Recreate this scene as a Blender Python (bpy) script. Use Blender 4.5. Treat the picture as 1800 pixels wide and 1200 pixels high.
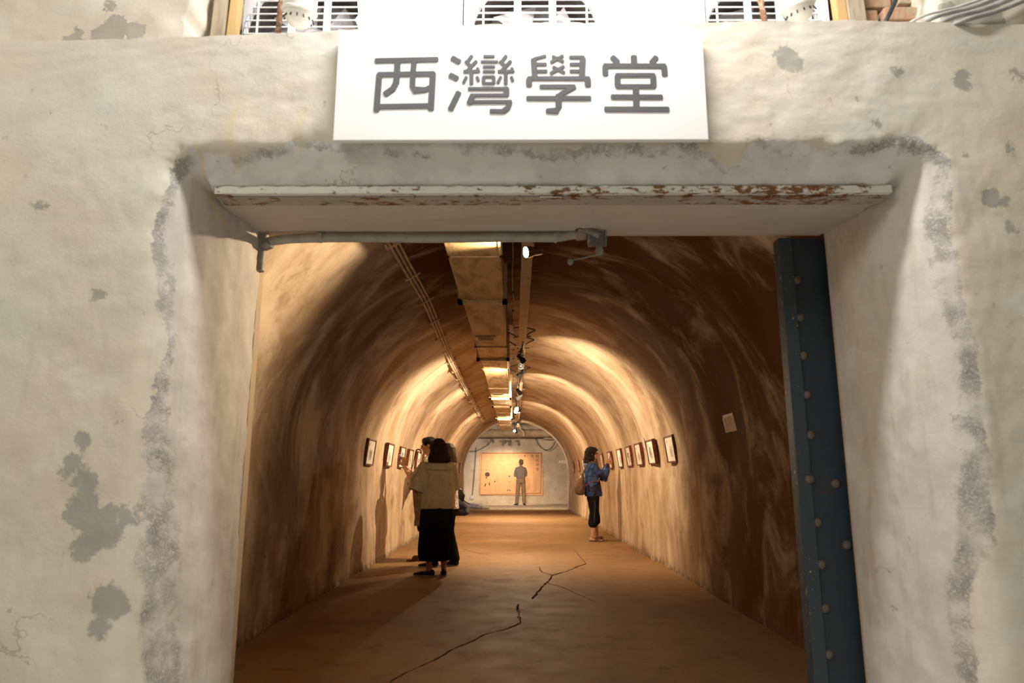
import bpy, bmesh, math, random
from math import sin, cos, pi, radians, sqrt, atan, hypot, exp
from mathutils import Vector, Matrix, noise, Euler
from mathutils.geometry import delaunay_2d_cdt

for o in list(bpy.data.objects): bpy.data.objects.remove(o)
SC = bpy.context.scene
COL = SC.collection
random.seed(7)

# ---------------------------------------------------------------- camera
cam = bpy.data.cameras.new('camera'); cam.lens = 24; cam.sensor_width = 36
camo = bpy.data.objects.new('camera', cam); COL.objects.link(camo)
PITCH = atan(240/1200); YAW = atan(5/hypot(1200,240))
camo.location = (0,0,1.10); camo.rotation_euler = (pi/2+PITCH, 0, YAW)
cam.dof.use_dof = True; cam.dof.focus_distance = 9.5; cam.dof.aperture_fstop = 3.2
cam.clip_start = 0.05; cam.clip_end = 200
SC.camera = camo
SC.view_settings.view_transform = 'Standard'; SC.view_settings.look = 'None'
SC.view_settings.exposure = 0.0; SC.view_settings.gamma = 1.0
SC.view_settings.use_curve_mapping = False
# ---------------------------------------------------------------- world
W = bpy.data.worlds.new('world'); SC.world = W; W.use_nodes = True
W.node_tree.nodes['Background'].inputs[0].default_value = (0.80,0.86,1.0,1)
W.node_tree.nodes['Background'].inputs[1].default_value = 0.10
# ---------------------------------------------------------------- lights of the halls
def area(name, loc, target, sx, sy, power, col):
    l = bpy.data.lights.new(name,'AREA'); l.shape='RECTANGLE'; l.size=sx; l.size_y=sy; l.energy=power; l.color=col
    o = bpy.data.objects.new(name,l); COL.objects.link(o); o.location=loc
    d = Vector(target)-Vector(loc); o.rotation_euler = d.to_track_quat('-Z','Y').to_euler()
    return o
COOL=(1.0,0.965,0.90)
area('hall_light', (-2.4,-0.9,4.7), (-0.9,2.5,2.1), 3.2,1.8, 96, COOL)
area('ledge_light', (0.20,1.93,4.2), (0.20,2.6,2.6), 1.3,0.18, 94, (1.0,0.97,0.94))
area('passage_light', (-4.2,26.8,2.7), (1.5,26.0,0.9), 0.8,1.2, 48, (0.66,0.72,1.0))
WARM=(1.0,0.77,0.50)

# ---------------------------------------------------------------- node helpers
class NT:
    def __init__(s,name):
        s.m=bpy.data.materials.new(name); s.m.use_nodes=True; s.t=s.m.node_tree; s.b=s.t.nodes['Principled BSDF']
    def n(s,ty,**k):
        q=s.t.nodes.new(ty)
        for a,b in k.items(): setattr(q,a,b)
        return q
    def lk(s,a,b): s.t.links.new(a,b)
    def setin(s,inp,v):
        if hasattr(v,'is_linked') or isinstance(v,bpy.types.NodeSocket): s.lk(v,inp)
        else: inp.default_value=v
    def obj(s): return s.n('ShaderNodeTexCoord').outputs['Object']
    def attr(s,name,vec=False):
        q=s.n('ShaderNodeAttribute'); q.attribute_name=name
        return q.outputs['Vector' if vec else 'Fac']
    def mapv(s,v,sc=(1,1,1),loc=(0,0,0),rot=(0,0,0)):
        q=s.n('ShaderNodeMapping'); s.lk(v,q.inputs[0]); q.inputs['Scale'].default_value=sc; q.inputs['Location'].default_value=loc; q.inputs['Rotation'].default_value=rot
        return q.outputs[0]
    def noise(s,v,scale,detail=4,rough=0.55,dist=0.0):
        q=s.n('ShaderNodeTexNoise'); s.lk(v,q.inputs['Vector']); q.inputs['Scale'].default_value=scale; q.inputs['Detail'].default_value=detail
        q.inputs['Roughness'].default_value=rough; q.inputs['Distortion'].default_value=dist
        return q.outputs['Fac']
    def voro(s,v,scale,feature='F1',out='Distance'):
        q=s.n('ShaderNodeTexVoronoi'); q.feature=feature; s.lk(v,q.inputs['Vector']); q.inputs['Scale'].default_value=scale
        return q.outputs[out]
    def math(s,op,a,b=0.0,c=0.0,clamp=False):
        q=s.n('ShaderNodeMath'); q.operation=op; q.use_clamp=clamp
        s.setin(q.inputs[0],a); s.setin(q.inputs[1],b); s.setin(q.inputs[2],c)
        return q.outputs[0]
    def step(s,v,lo,hi):     # smooth 0..1 (lo may exceed hi)
        q=s.n('ShaderNodeMapRange'); q.interpolation_type='SMOOTHSTEP'
        s.lk(v,q.inputs[0]); q.inputs[1].default_value=lo; q.inputs[2].default_value=hi; q.inputs[3].default_value=0; q.inputs[4].default_value=1
        if lo>hi:
            q.inputs[1].default_value=hi; q.inputs[2].default_value=lo; q.inputs[3].default_value=1; q.inputs[4].default_value=0
        return q.outputs[0]
    def mix(s,f,a,b,mode='MIX'):
        q=s.n('ShaderNodeMix'); q.data_type='RGBA'; q.blend_type=mode
        s.setin(q.inputs[0],f)
        for i,c in ((6,a),(7,b)):
            if isinstance(c,tuple): q.inputs[i].default_value=(c[0],c[1],c[2],1)
            else: s.lk(c,q.inputs[i])
        return q.outputs[2]
    def fin(s,col,rough=0.8,bump=None,bs=0.3,bd=0.01,metal=0.0,spec=0.3):
        if isinstance(col,tuple): s.b.inputs['Base Color'].default_value=(*col,1)
        else: s.lk(col,s.b.inputs['Base Color'])
        s.setin(s.b.inputs['Roughness'],rough); s.b.inputs['Metallic'].default_value=metal
        s.b.inputs['Specular IOR Level'].default_value=spec
        if bump is not None:
            q=s.n('ShaderNodeBump'); q.inputs['Strength'].default_value=bs; q.inputs['Distance'].default_value=bd
            s.lk(bump,q.inputs['Height']); s.lk(q.outputs[0],s.b.inputs['Normal'])
        return s.m

def simple(name,col,col2=None,scale=20,rough=0.7,metal=0.0,bs=0.15,bd=0.004,spec=0.3,stretch=(1,1,1)):
    t=NT(name); v=t.mapv(t.obj(),stretch)
    nz=t.noise(v,scale,5)
    c2=col2 or tuple(x*0.8 for x in col)
    c=t.mix(t.step(nz,0.38,0.66),col,c2)
    return t.fin(c,rough,t.noise(v,scale*3,4),bs,bd,metal,spec)

def emit(name,col,st):
    t=NT(name); t.b.inputs['Base Color'].default_value=(*col,1); t.b.inputs['Emission Color'].default_value=(*col,1); t.b.inputs['Emission Strength'].default_value=st
    return t.m

M={}
# --- plaster of the front wall
def mk_front():
    t=NT('aged_plaster'); v=t.obj()
    big=t.noise(v,1.3,4,0.6); mid=t.noise(v,5,6,0.62); fine=t.noise(v,26,8,0.7); grit=t.noise(v,95,4,0.7)
    streak=t.noise(t.mapv(v,(5,5,0.9)),2.2,6,0.6)
    c=t.mix(t.step(big,0.36,0.62),(0.70,0.625,0.50),(0.67,0.63,0.555))
    c=t.mix(t.math('MULTIPLY',t.step(mid,0.46,0.70),0.55),c,(0.745,0.715,0.66))
    c=t.mix(t.math('MULTIPLY',t.step(streak,0.55,0.75),0.45),c,(0.56,0.49,0.37))
    # dirt flecks
    fl=t.step(t.noise(t.mapv(v,(1,1,0.55)),17,7,0.75),0.615,0.70)
    area_=t.step(t.noise(v,2.1,3,0.5),0.44,0.60)
    c=t.mix(t.math('MULTIPLY',t.math('MULTIPLY',fl,area_),0.75),c,(0.26,0.24,0.21))
    e=t.attr('edge'); bw=t.attr('band'); top=t.attr('top'); pa=t.attr('patch'); dr=t.attr('drip')
    n1=t.math('MULTIPLY',t.math('SUBTRACT',mid,0.5),0.11)
    n2=t.math('MULTIPLY',t.math('SUBTRACT',fine,0.5),0.075)
    ee=t.math('ADD',e,t.math('ADD',n1,n2))
    inside=t.step(ee,0.004,-0.004)
    # inner coat (jambs) and grey lintel render
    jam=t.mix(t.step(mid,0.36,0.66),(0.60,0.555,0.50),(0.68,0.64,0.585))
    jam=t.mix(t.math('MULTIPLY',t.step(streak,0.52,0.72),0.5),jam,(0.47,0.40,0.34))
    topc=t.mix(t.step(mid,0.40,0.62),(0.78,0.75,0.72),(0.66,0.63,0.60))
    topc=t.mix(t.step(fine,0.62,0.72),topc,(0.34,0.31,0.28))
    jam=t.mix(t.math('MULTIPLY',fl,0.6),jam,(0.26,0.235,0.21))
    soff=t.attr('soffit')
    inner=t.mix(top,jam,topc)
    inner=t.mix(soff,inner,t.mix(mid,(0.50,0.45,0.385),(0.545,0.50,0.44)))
    c=t.mix(inside,c,inner)
    # rough band between the coats
    d=t.math('DIVIDE',ee,bw)
    bandm=t.math('MULTIPLY',t.step(d,-1.25,-0.8),t.step(d,0.12,-0.05))
    gr=t.math('ADD',t.math('MULTIPLY',fine,0.6),t.math('MULTIPLY',grit,0.4))
    bandc=t.mix(t.step(gr,0.42,0.58),(0.17,0.155,0.135),(0.40,0.375,0.34))
    bandm=t.math('MULTIPLY',bandm,t.math('MULTIPLY',t.step(t.noise(v,6.5,7,0.68),0.42,0.60),t.step(grit,0.34,0.52)))
    c=t.mix(t.math('MULTIPLY',bandm,0.9),c,bandc)
    # bare cement patches
    pp=t.math('ADD',pa,t.math('ADD',t.math('MULTIPLY',n1,1.25),t.math('MULTIPLY',n2,1.2)))
    pm=t.step(pp,0.008,-0.008)
    c=t.mix(t.math('MULTIPLY',pm,0.85),c,t.mix(fine,(0.33,0.315,0.28),(0.40,0.38,0.34)))
    c=t.mix(t.math('MULTIPLY',dr,0.6),c,(0.70,0.60,0.33))
    # hairline cracks
    cr=t.n('ShaderNodeTexVoronoi'); cr.feature='DISTANCE_TO_EDGE'
    wv=t.n('ShaderNodeVectorMath'); wv.operation='ADD'; t.lk(v,wv.inputs[0])
    nn=t.n('ShaderNodeTexNoise'); t.lk(v,nn.inputs['Vector']); nn.inputs['Scale'].default_value=3.0; nn.inputs['Detail'].default_value=6
    t.lk(nn.outputs['Color'],wv.inputs[1]); t.lk(wv.outputs[0],cr.inputs['Vector']); cr.inputs['Scale'].default_value=1.15
    cm=t.math('MULTIPLY',t.step(cr.outputs['Distance'],0.006,0.001),t.step(t.noise(v,1.7,2),0.5,0.6))
    c=t.mix(t.math('MULTIPLY',cm,0.55),c,(0.33,0.28,0.22))
    h=t.math('ADD',t.math('MULTIPLY',mid,0.5),t.math('MULTIPLY',fine,0.35))
    h=t.math('ADD',h,t.math('MULTIPLY',bandm,t.math('MULTIPLY',gr,0.9)))
    h=t.math('SUBTRACT',h,t.math('MULTIPLY',pm,0.18))
    h=t.math('SUBTRACT',h,t.math('MULTIPLY',inside,0.25))
    return t.fin(c,0.82,h,0.34,0.016,0,0.25)
M['front']=mk_front()

def mk_vault():
    t=NT('tunnel_plaster'); v=t.attr('arc',True)       # (arc length, along tunnel, 0)
    o=t.obj()
    st=t.noise(t.mapv(v,(0.85,1.45,1),rot=(0,0,0.5)),1.1,8,0.62,0.7)
    st2=t.noise(t.mapv(v,(1.3,2.7,1),rot=(0,0,0.6)),2.1,7,0.66,0.5)
    blot=t.noise(v,1.1,5,0.62); fine=t.noise(v,14,7,0.68)
    low=t.attr('low')
    drip=t.noise(t.mapv(v,(0.7,1.9,1),rot=(0,0,0.05)),1.5,8,0.64,0.4)
    s=t.mix(low,st,drip)
    c=t.mix(t.step(s,0.30,0.74),(0.64,0.515,0.38),(0.39,0.26,0.15))
    c=t.mix(t.math('MULTIPLY',t.step(st2,0.50,0.76),0.55),c,(0.22,0.112,0.05))
    c=t.mix(t.math('MULTIPLY',t.step(blot,0.52,0.70),0.6),c,(0.185,0.092,0.038))
    c=t.mix(t.math('MULTIPLY',t.step(blot,0.44,0.30),0.6),c,(0.66,0.56,0.43))
    # shade of the poorly lit tunnel mouth, painted into the plaster colour
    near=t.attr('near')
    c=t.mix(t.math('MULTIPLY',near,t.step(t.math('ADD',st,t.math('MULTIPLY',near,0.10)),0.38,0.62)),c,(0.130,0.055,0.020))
    spot=t.step(t.voro(v,2.1),0.035,0.022)
    c=t.mix(t.math('MULTIPLY',spot,0.8),c,(0.08,0.05,0.03))
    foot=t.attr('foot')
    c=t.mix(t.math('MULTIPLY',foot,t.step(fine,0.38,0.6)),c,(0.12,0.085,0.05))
    h=t.math('ADD',t.math('MULTIPLY',st,0.5),t.math('ADD',t.math('MULTIPLY',fine,0.16),t.math('MULTIPLY',st2,0.25)))
    return t.fin(c,0.8,h,0.30,0.03,0,0.05)
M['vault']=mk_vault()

def mk_floor():
    t=NT('tunnel_concrete'); v=t.obj()
    big=t.noise(v,0.7,5,0.6); mid=t.noise(v,4,6,0.65); fine=t.noise(v,40,6,0.7)
    c=t.mix(t.step(big,0.38,0.62),(0.265,0.148,0.064),(0.215,0.117,0.049))
    c=t.mix(t.math('MULTIPLY',t.step(mid,0.52,0.72),0.6),c,(0.14,0.072,0.029))
    c=t.mix(t.math('MULTIPLY',t.step(fine,0.50,0.7),0.45),c,(0.15,0.078,0.031))
    r=t.math('ADD',t.math('MULTIPLY',mid,0.35),0.50)
    h=t.math('ADD',t.math('MULTIPLY',fine,0.5),t.math('MULTIPLY',mid,0.5))
    return t.fin(c,r,h,0.15,0.006,0,0.16)
M['floor']=mk_floor()

def mk_back():
    t=NT('passage_plaster'); v=t.obj()
    big=t.noise(v,0.9,5,0.65); mid=t.noise(v,3.2,7,0.65,0.4); fine=t.noise(v,22,6,0.7)
    c=t.mix(t.step(big,0.4,0.62),(0.56,0.49,0.41),(0.45,0.38,0.30))
    c=t.mix(t.math('MULTIPLY',t.step(mid,0.52,0.70),0.6),c,(0.30,0.225,0.15))
    return t.fin(c,0.8,t.math('ADD',mid,t.math('MULTIPLY',fine,0.4)),0.4,0.02)
M['back']=mk_back()
def mk_upper():
    t=NT('peeling_plaster'); v=t.obj()
    big=t.noise(v,2.4,5,0.6); mid=t.noise(v,8,7,0.66)
    c=t.mix(t.step(big,0.4,0.62),(0.72,0.67,0.56),(0.66,0.59,0.47))
    pa=t.attr('patch'); pp=t.math('ADD',pa,t.math('MULTIPLY',t.math('SUBTRACT',mid,0.5),0.16))
    pm=t.step(pp,0.003,-0.003)
    c=t.mix(t.math('MULTIPLY',t.step(mid,0.60,0.72),0.4),c,(0.45,0.40,0.30))
    c=t.mix(pm,c,(0.43,0.40,0.34))
    h=t.math('SUBTRACT',mid,t.math('MULTIPLY',pm,0.6))
    return t.fin(c,0.85,h,0.4,0.01)
M['upper']=mk_upper()
def mk_rust(name,base,rustc,lo,hi,rough=0.55):
    t=NT(name); v=t.mapv(t.obj(),(0.45,1,1))
    a=t.noise(v,34,8,0.72); b=t.noise(v,3.5,3,0.5)
    m_=t.step(t.math('ADD',a,t.math('MULTIPLY',t.math('SUBTRACT',b,0.5),0.5)),lo,hi)
    f=t.noise(v,60,5,0.7)
    c=t.mix(m_,base,t.mix(f,rustc,tuple(x*0.35 for x in rustc)))
    return t.fin(c,rough,t.math('ADD',m_,f),0.35,0.006,0,0.3)
M['lintel_face']=mk_rust('chipped_white_paint',(0.74,0.71,0.63),(0.30,0.14,0.045),0.54,0.60)
M['lintel_under']=mk_rust('rusty_grey_paint',(0.40,0.36,0.31),(0.28,0.115,0.03),0.52,0.59)
M['door_steel']=mk_rust('dark_blue_paint',(0.034,0.046,0.060),(0.11,0.065,0.035),0.62,0.74,0.5)
M['door_edge']=None
def mk_edge():
    t=NT('chipped_blue_paint'); v=t.obj(); a=t.noise(v,30,7,0.7); b=t.noise(t.mapv(v,(1,1,0.7)),55,3,0.6); f=t.noise(v,3,3)
    c=t.mix(t.step(a,0.56,0.66),(0.045,0.062,0.075),(0.10,0.075,0.055))
    c=t.mix(t.math('MULTIPLY',t.step(b,0.665,0.69),t.step(f,0.46,0.52)),c,(0.55,0.46,0.42))
    return t.fin(c,0.5,a,0.2,0.004,0,0.3)
M['door_edge']=mk_edge()
M['rivet']=simple('painted_rivet',(0.12,0.11,0.095),(0.17,0.12,0.08),60,0.6)
M['pipe']=simple('painted_pipe',(0.42,0.405,0.35),(0.34,0.32,0.27),14,0.55)
M['bracket']=simple('weathered_iron',(0.22,0.19,0.15),(0.30,0.28,0.24),30,0.55)
M['iron']=simple('blackened_iron',(0.07,0.06,0.055),(0.12,0.08,0.05),30,0.6)
M['board']=simple('white_board',(0.90,0.90,0.875),(0.885,0.885,0.86),2,0.45,bs=0.02)
M['ink']=simple('grey_vinyl',(0.105,0.105,0.112),(0.12,0.12,0.127),5,0.5,bs=0.03)
M['white_metal']=simple('white_enamel',(0.86,0.86,0.88),(0.83,0.83,0.85),3,0.4,bs=0.03)
M['grey_void']=simple('grey_fan_metal',(0.50,0.48,0.49),(0.42,0.40,0.41),4,0.5)
M['dark_void']=simple('dark_shroud',(0.10,0.085,0.08),None,5,0.7)
M['film']=simple('white_film',(0.92,0.92,0.92),(0.88,0.88,0.9),4,0.35)
M['plastic']=simple('ivory_plastic',(0.86,0.855,0.80),(0.84,0.83,0.78),5,0.4,bs=0.03)
M['slot']=simple('slot_black',(0.06,0.06,0.07),None,10,0.7)
M['wood_grey']=simple('weathered_plank',(0.47,0.40,0.29),(0.30,0.25,0.18),9,0.8,stretch=(3,3,0.4))
M['wood_yellow']=simple('pine_batten',(0.66,0.45,0.20),(0.56,0.37,0.16),9,0.7,stretch=(4,4,0.3))
M['rustpole']=mk_rust('flaking_rust',(0.42,0.29,0.20),(0.30,0.15,0.08),0.44,0.56,0.85)
M['brick']=simple('old_brick',(0.50,0.30,0.19),(0.44,0.36,0.25),16,0.85,bs=0.5,bd=0.01)
M['mortar']=simple('brick_mortar',(0.25,0.20,0.155),None,20,0.9)
M['cable_grey']=simple('grey_cable',(0.46,0.45,0.43),None,10,0.45)
M['cable_white']=simple('white_cable',(0.70,0.68,0.64),None,10,0.45)
M['cable_black']=simple('black_cable',(0.045,0.05,0.055),None,10,0.5)
def mk_duct():
    t=NT('beige_duct_paint'); v=t.obj()
    a=t.noise(t.mapv(v,(2.2,0.8,1)),2.6,7,0.65,0.5); f=t.noise(v,30,5)
    c=t.mix(t.step(a,0.44,0.66),(0.60,0.44,0.22),(0.27,0.16,0.07))
    return t.fin(c,0.5,f,0.08,0.004,0,0.4)
M['duct']=mk_duct()
M['flange']=simple('flange_paint',(0.62,0.49,0.29),(0.48,0.35,0.2),12,0.5)
M['tray']=simple('tray_paint',(0.58,0.45,0.29),(0.50,0.37,0.23),6,0.5)
M['conduit']=simple('conduit_paint',(0.56,0.44,0.31),(0.44,0.33,0.22),8,0.5)
M['chrome']=simple('chrome',(0.75,0.73,0.70),None,8,0.18,1.0,bs=0.02)
M['lamp_black']=simple('lamp_black',(0.03,0.028,0.026),None,8,0.35)
M['bulb']=emit('lit_bulb',(1.0,0.80,0.50),45)
M['frame']=simple('mahogany',(0.15,0.045,0.018),(0.085,0.025,0.012),14,0.4,stretch=(1,1,4))
M['mat']=simple('paper_mat',(0.80,0.74,0.63),(0.77,0.70,0.6),6,0.8,bs=0.03)
M['pict']=simple('old_photo',(0.42,0.34,0.29),(0.62,0.53,0.45),22,0.6,bs=0.02)
M['pict_dark']=simple('old_photo_dark',(0.18,0.13,0.13),(0.48,0.38,0.34),30,0.6,bs=0.02)
M['paper']=simple('notice_paper',(0.70,0.58,0.45),(0.66,0.53,0.41),6,0.7)
M['paper_edge']=simple('plastic_sleeve',(0.55,0.42,0.38),None,6,0.3)
M['banner']=simple('tan_banner',(0.64,0.36,0.19),(0.62,0.345,0.18),3,0.8,bs=0.05)
M['print_red']=simple('print_brown_red',(0.27,0.075,0.04),None,9,0.8)
M['print_black']=simple('print_black',(0.10,0.055,0.04),None,9,0.8)
M['print_line']=simple('print_line',(0.36,0.20,0.12),None,9,0.8)
M['skin']=simple('skin',(0.44,0.235,0.14),(0.40,0.21,0.12),14,0.55,bs=0.05)
M['lip']=simple('lip',(0.40,0.15,0.11),None,20,0.5)
M['hair_black']=simple('black_hair',(0.010,0.007,0.006),(0.02,0.012,0.009),40,0.6,bs=0.6,bd=0.01,stretch=(3,3,0.35),spec=0.08)
M['hair_brown']=simple('dark_brown_hair',(0.03,0.013,0.009),(0.05,0.022,0.014),40,0.6,bs=0.6,bd=0.01,stretch=(3,3,0.35),spec=0.06)
M['hair_grey']=simple('greying_hair',(0.13,0.085,0.06),(0.21,0.155,0.115),40,0.5,bs=0.7,bd=0.01,stretch=(3,3,0.35))
M['khaki']=simple('khaki_linen',(0.50,0.40,0.25),(0.45,0.355,0.22),9,0.9,bs=0.15)
M['black_cloth']=simple('black_cloth',(0.008,0.007,0.006),(0.012,0.010,0.009),14,0.95,bs=0.2,spec=0.08)
M['green']=simple('green_cotton',(0.20,0.27,0.05),(0.17,0.23,0.04),12,0.9)
M['olive']=simple('olive_khaki',(0.24,0.195,0.11),(0.20,0.16,0.09),12,0.9)
M['beige']=simple('pale_beige',(0.60,0.50,0.37),(0.52,0.42,0.30),12,0.9)
M['navy']=simple('charcoal_cloth',(0.07,0.065,0.075),(0.05,0.046,0.055),14,0.85)
M['shoe_black']=simple('black_leather',(0.012,0.01,0.009),None,20,0.4)
M['shoe_brown']=simple('brown_leather',(0.13,0.055,0.035),(0.09,0.04,0.025),20,0.55)
M['sole']=simple('pale_sole',(0.50,0.42,0.34),None,20,0.7)
M['trouser']=simple('tan_trousers',(0.33,0.245,0.155),(0.28,0.20,0.125),12,0.9)
M['bag_brown']=simple('brown_canvas',(0.105,0.058,0.032),(0.08,0.042,0.023),16,0.85)
M['red']=simple('red_strap',(0.14,0.018,0.014),None,9,0.7)
M['pink']=simple('pink_case',(0.62,0.26,0.45),(0.5,0.2,0.38),9,0.4)
M['glass_rim']=simple('spectacle_rim',(0.05,0.015,0.012),None,9,0.3)
M['eye']=simple('eye_dark',(0.02,0.012,0.01),None,9,0.2)
def mk_batik():
    t=NT('blue_batik'); v=t.obj()
    q=t.n('ShaderNodeTexVoronoi'); q.feature='F1'; q.distance='CHEBYCHEV'; t.lk(t.mapv(v,(1,1,1),rot=(0.2,0.5,0.7)),q.inputs['Vector']); q.inputs['Scale'].default_value=8.5
    sep=t.n('ShaderNodeSeparateColor'); t.lk(q.outputs['Color'],sep.inputs[0])
    c=t.mix(t.step(sep.outputs[0],0.38,0.45),(0.008,0.010,0.032),(0.016,0.036,0.115))
    c=t.mix(t.step(sep.outputs[1],0.66,0.72),c,(0.035,0.062,0.16))
    return t.fin(c,0.75,t.noise(v,60,3),0.1,0.003)
M['batik']=mk_batik()
def mk_floral():
    t=NT('floral_blouse'); v=t.obj()
    q=t.voro(v,26); c=t.mix(t.step(q,0.33,0.27),(0.66,0.56,0.43),(0.12,0.05,0.045))
    c=t.mix(t.step(t.voro(t.mapv(v,loc=(3,1,2)),19),0.25,0.2),c,(0.45,0.17,0.14))
    return t.fin(c,0.85,t.noise(v,40,3),0.1,0.003)
M['floral']=mk_floral()
def mk_stripe():
    t=NT('striped_shirt'); v=t.obj()
    w=t.n('ShaderNodeTexWave'); w.wave_type='BANDS'; w.bands_direction='X'; t.lk(v,w.inputs['Vector']); w.inputs['Scale'].default_value=22; w.inputs['Distortion'].default_value=0.6
    c=t.mix(w.outputs['Fac'],(0.30,0.245,0.215),(0.20,0.16,0.145))
    return t.fin(c,0.9,t.noise(v,40,3),0.1,0.003)
M['stripe']=mk_stripe()
for k in ('shirt',): pass

# ---------------------------------------------------------------- mesh helpers
def link(name,me,mat=None,parent=None,smooth=False):
    o=bpy.data.objects.new(name,me); COL.objects.link(o)
    if mat is not None:
        for m_ in (mat if isinstance(mat,(list,tuple)) else [mat]): me.materials.append(m_)
    if parent is not None: o.parent=parent
    if smooth: me.polygons.foreach_set('use_smooth',[True]*len(me.polygons))
    return o
def tag(o,label=None,cat=None,group=None,kind=None):
    if label: o['label']=label
    if cat: o['category']=cat
    if group: o['group']=group
    if kind: o['kind']=kind
    return o
def empty(name,loc,rz=0,label=None,cat=None,group=None):
    o=bpy.data.objects.new(name,None); COL.objects.link(o); o.location=loc; o.rotation_euler=(0,0,rz); o.empty_display_size=0.1
    return tag(o,label,cat,group)
class MB:
    def __init__(s): s.v=[]; s.f=[]
    def add(s,v,f):
        k=len(s.v); s.v+= [tuple(p) for p in v]; s.f+=[tuple(i+k for i in q) for q in f]; return s
    def box(s,lo,hi,mtx=None,bev=0.0):
        x0,y0,z0=lo; x1,y1,z1=hi
        if bev<=0:
            v=[(x0,y0,z0),(x1,y0,z0),(x1,y1,z0),(x0,y1,z0),(x0,y0,z1),(x1,y0,z1),(x1,y1,z1),(x0,y1,z1)]
            f=[(0,3,2,1),(4,5,6,7),(0,1,5,4),(1,2,6,5),(2,3,7,6),(3,0,4,7)]
        else:
            bm=bmesh.new(); bmesh.ops.create_cube(bm,size=1.0)
            for q in bm.verts: q.co=Vector(((x0+x1)/2+q.co.x*(x1-x0),(y0+y1)/2+q.co.y*(y1-y0),(z0+z1)/2+q.co.z*(z1-z0)))
            bmesh.ops.bevel(bm,geom=bm.edges[:],offset=bev,segments=2,affect='EDGES',profile=0.7)
            bm.verts.index_update(); v=[q.co[:] for q in bm.verts]; f=[[w.index for w in q.verts] for q in bm.faces]; bm.free()
        if mtx: v=[mtx@Vector(p) for p in v]
        return s.add(v,f)
    def tube(s,pts,r,n=10,cap=True):
        pts=[Vector(p) for p in pts]; rs=r if isinstance(r,(list,tuple)) else [r]*len(pts)
        v=[];f=[]; prev=None
        for i,p in enumerate(pts):
            d=(pts[min(i+1,len(pts)-1)]-pts[max(i-1,0)]).normalized()
            if prev is None:
                a=Vector((0,0,1)) if abs(d.z)<0.9 else Vector((1,0,0)); u=d.cross(a).normalized()
            else:
                u=(prev-d*prev.dot(d)).normalized()
            prev=u; w=d.cross(u)
            for k in range(n):
                t=2*pi*k/n; v.append(p+(u*cos(t)+w*sin(t))*rs[i])
        for i in range(len(pts)-1):
            for k in range(n): f.append((i*n+k,i*n+(k+1)%n,(i+1)*n+(k+1)%n,(i+1)*n+k))
        if cap:
            f.append(tuple(range(n-1,-1,-1))); f.append(tuple((len(pts)-1)*n+k for k in range(n)))
        return s.add(v,f)
    def lathe(s,prof,c,axis=(0,0,1),n=20,cap=True):     # prof: (radius, height) along axis
        ax=Vector(axis).normalized(); a=Vector((0,0,1)) if abs(ax.z)<0.9 else Vector((1,0,0)); u=ax.cross(a).normalized(); w=ax.cross(u)
        c=Vector(c); v=[];f=[]
        for (r,h) in prof:
            for k in range(n):
                t=2*pi*k/n; v.append(c+ax*h+(u*cos(t)+w*sin(t))*max(r,1e-4))
        for i in range(len(prof)-1):
            for k in range(n): f.append((i*n+k,i*n+(k+1)%n,(i+1)*n+(k+1)%n,(i+1)*n+k))
        if cap: f.append(tuple(range(n-1,-1,-1))); f.append(tuple((len(prof)-1)*n+k for k in range(n)))
        return s.add(v,f)
    def build(s,name,mat,parent=None,smooth=False):
        me=bpy.data.meshes.new(name); me.from_pydata(s.v,[],s.f); me.update()
        bm=bmesh.new(); bm.from_mesh(me); bmesh.ops.recalc_face_normals(bm,faces=bm.faces[:]); bm.to_mesh(me); bm.free()
        o=link(name,me,mat,parent,smooth)
        if smooth:
            try: me.set_sharp_from_angle(angle=radians(45))
            except Exception: pass
        return o
def lerp(a,b,t): return a+(b-a)*t
def interp(tab,x):
    if x<=tab[0][0]: return tab[0][1]
    for (a,b),(c,d) in zip(tab,tab[1:]):
        if x<=c: return b+(d-b)*(x-a)/(c-a) if c>a else d
    return tab[-1][1]
def sstep(a,b,x):
    t=max(0,min(1,(x-a)/(b-a))); return t*t*(3-2*t)
def fbm(p,o=4): return noise.fractal(Vector(p),0.6,2.0,o,noise_basis='PERLIN_ORIGINAL')
def setattr_f(me,name,vals):
    a=me.attributes.new(name,'FLOAT','POINT'); a.data.foreach_set('value',vals)
def setattr_v(me,name,vals):
    a=me.attributes.new(name,'FLOAT_VECTOR','POINT'); a.data.foreach_set('vector',[c for p in vals for c in p])
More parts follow.
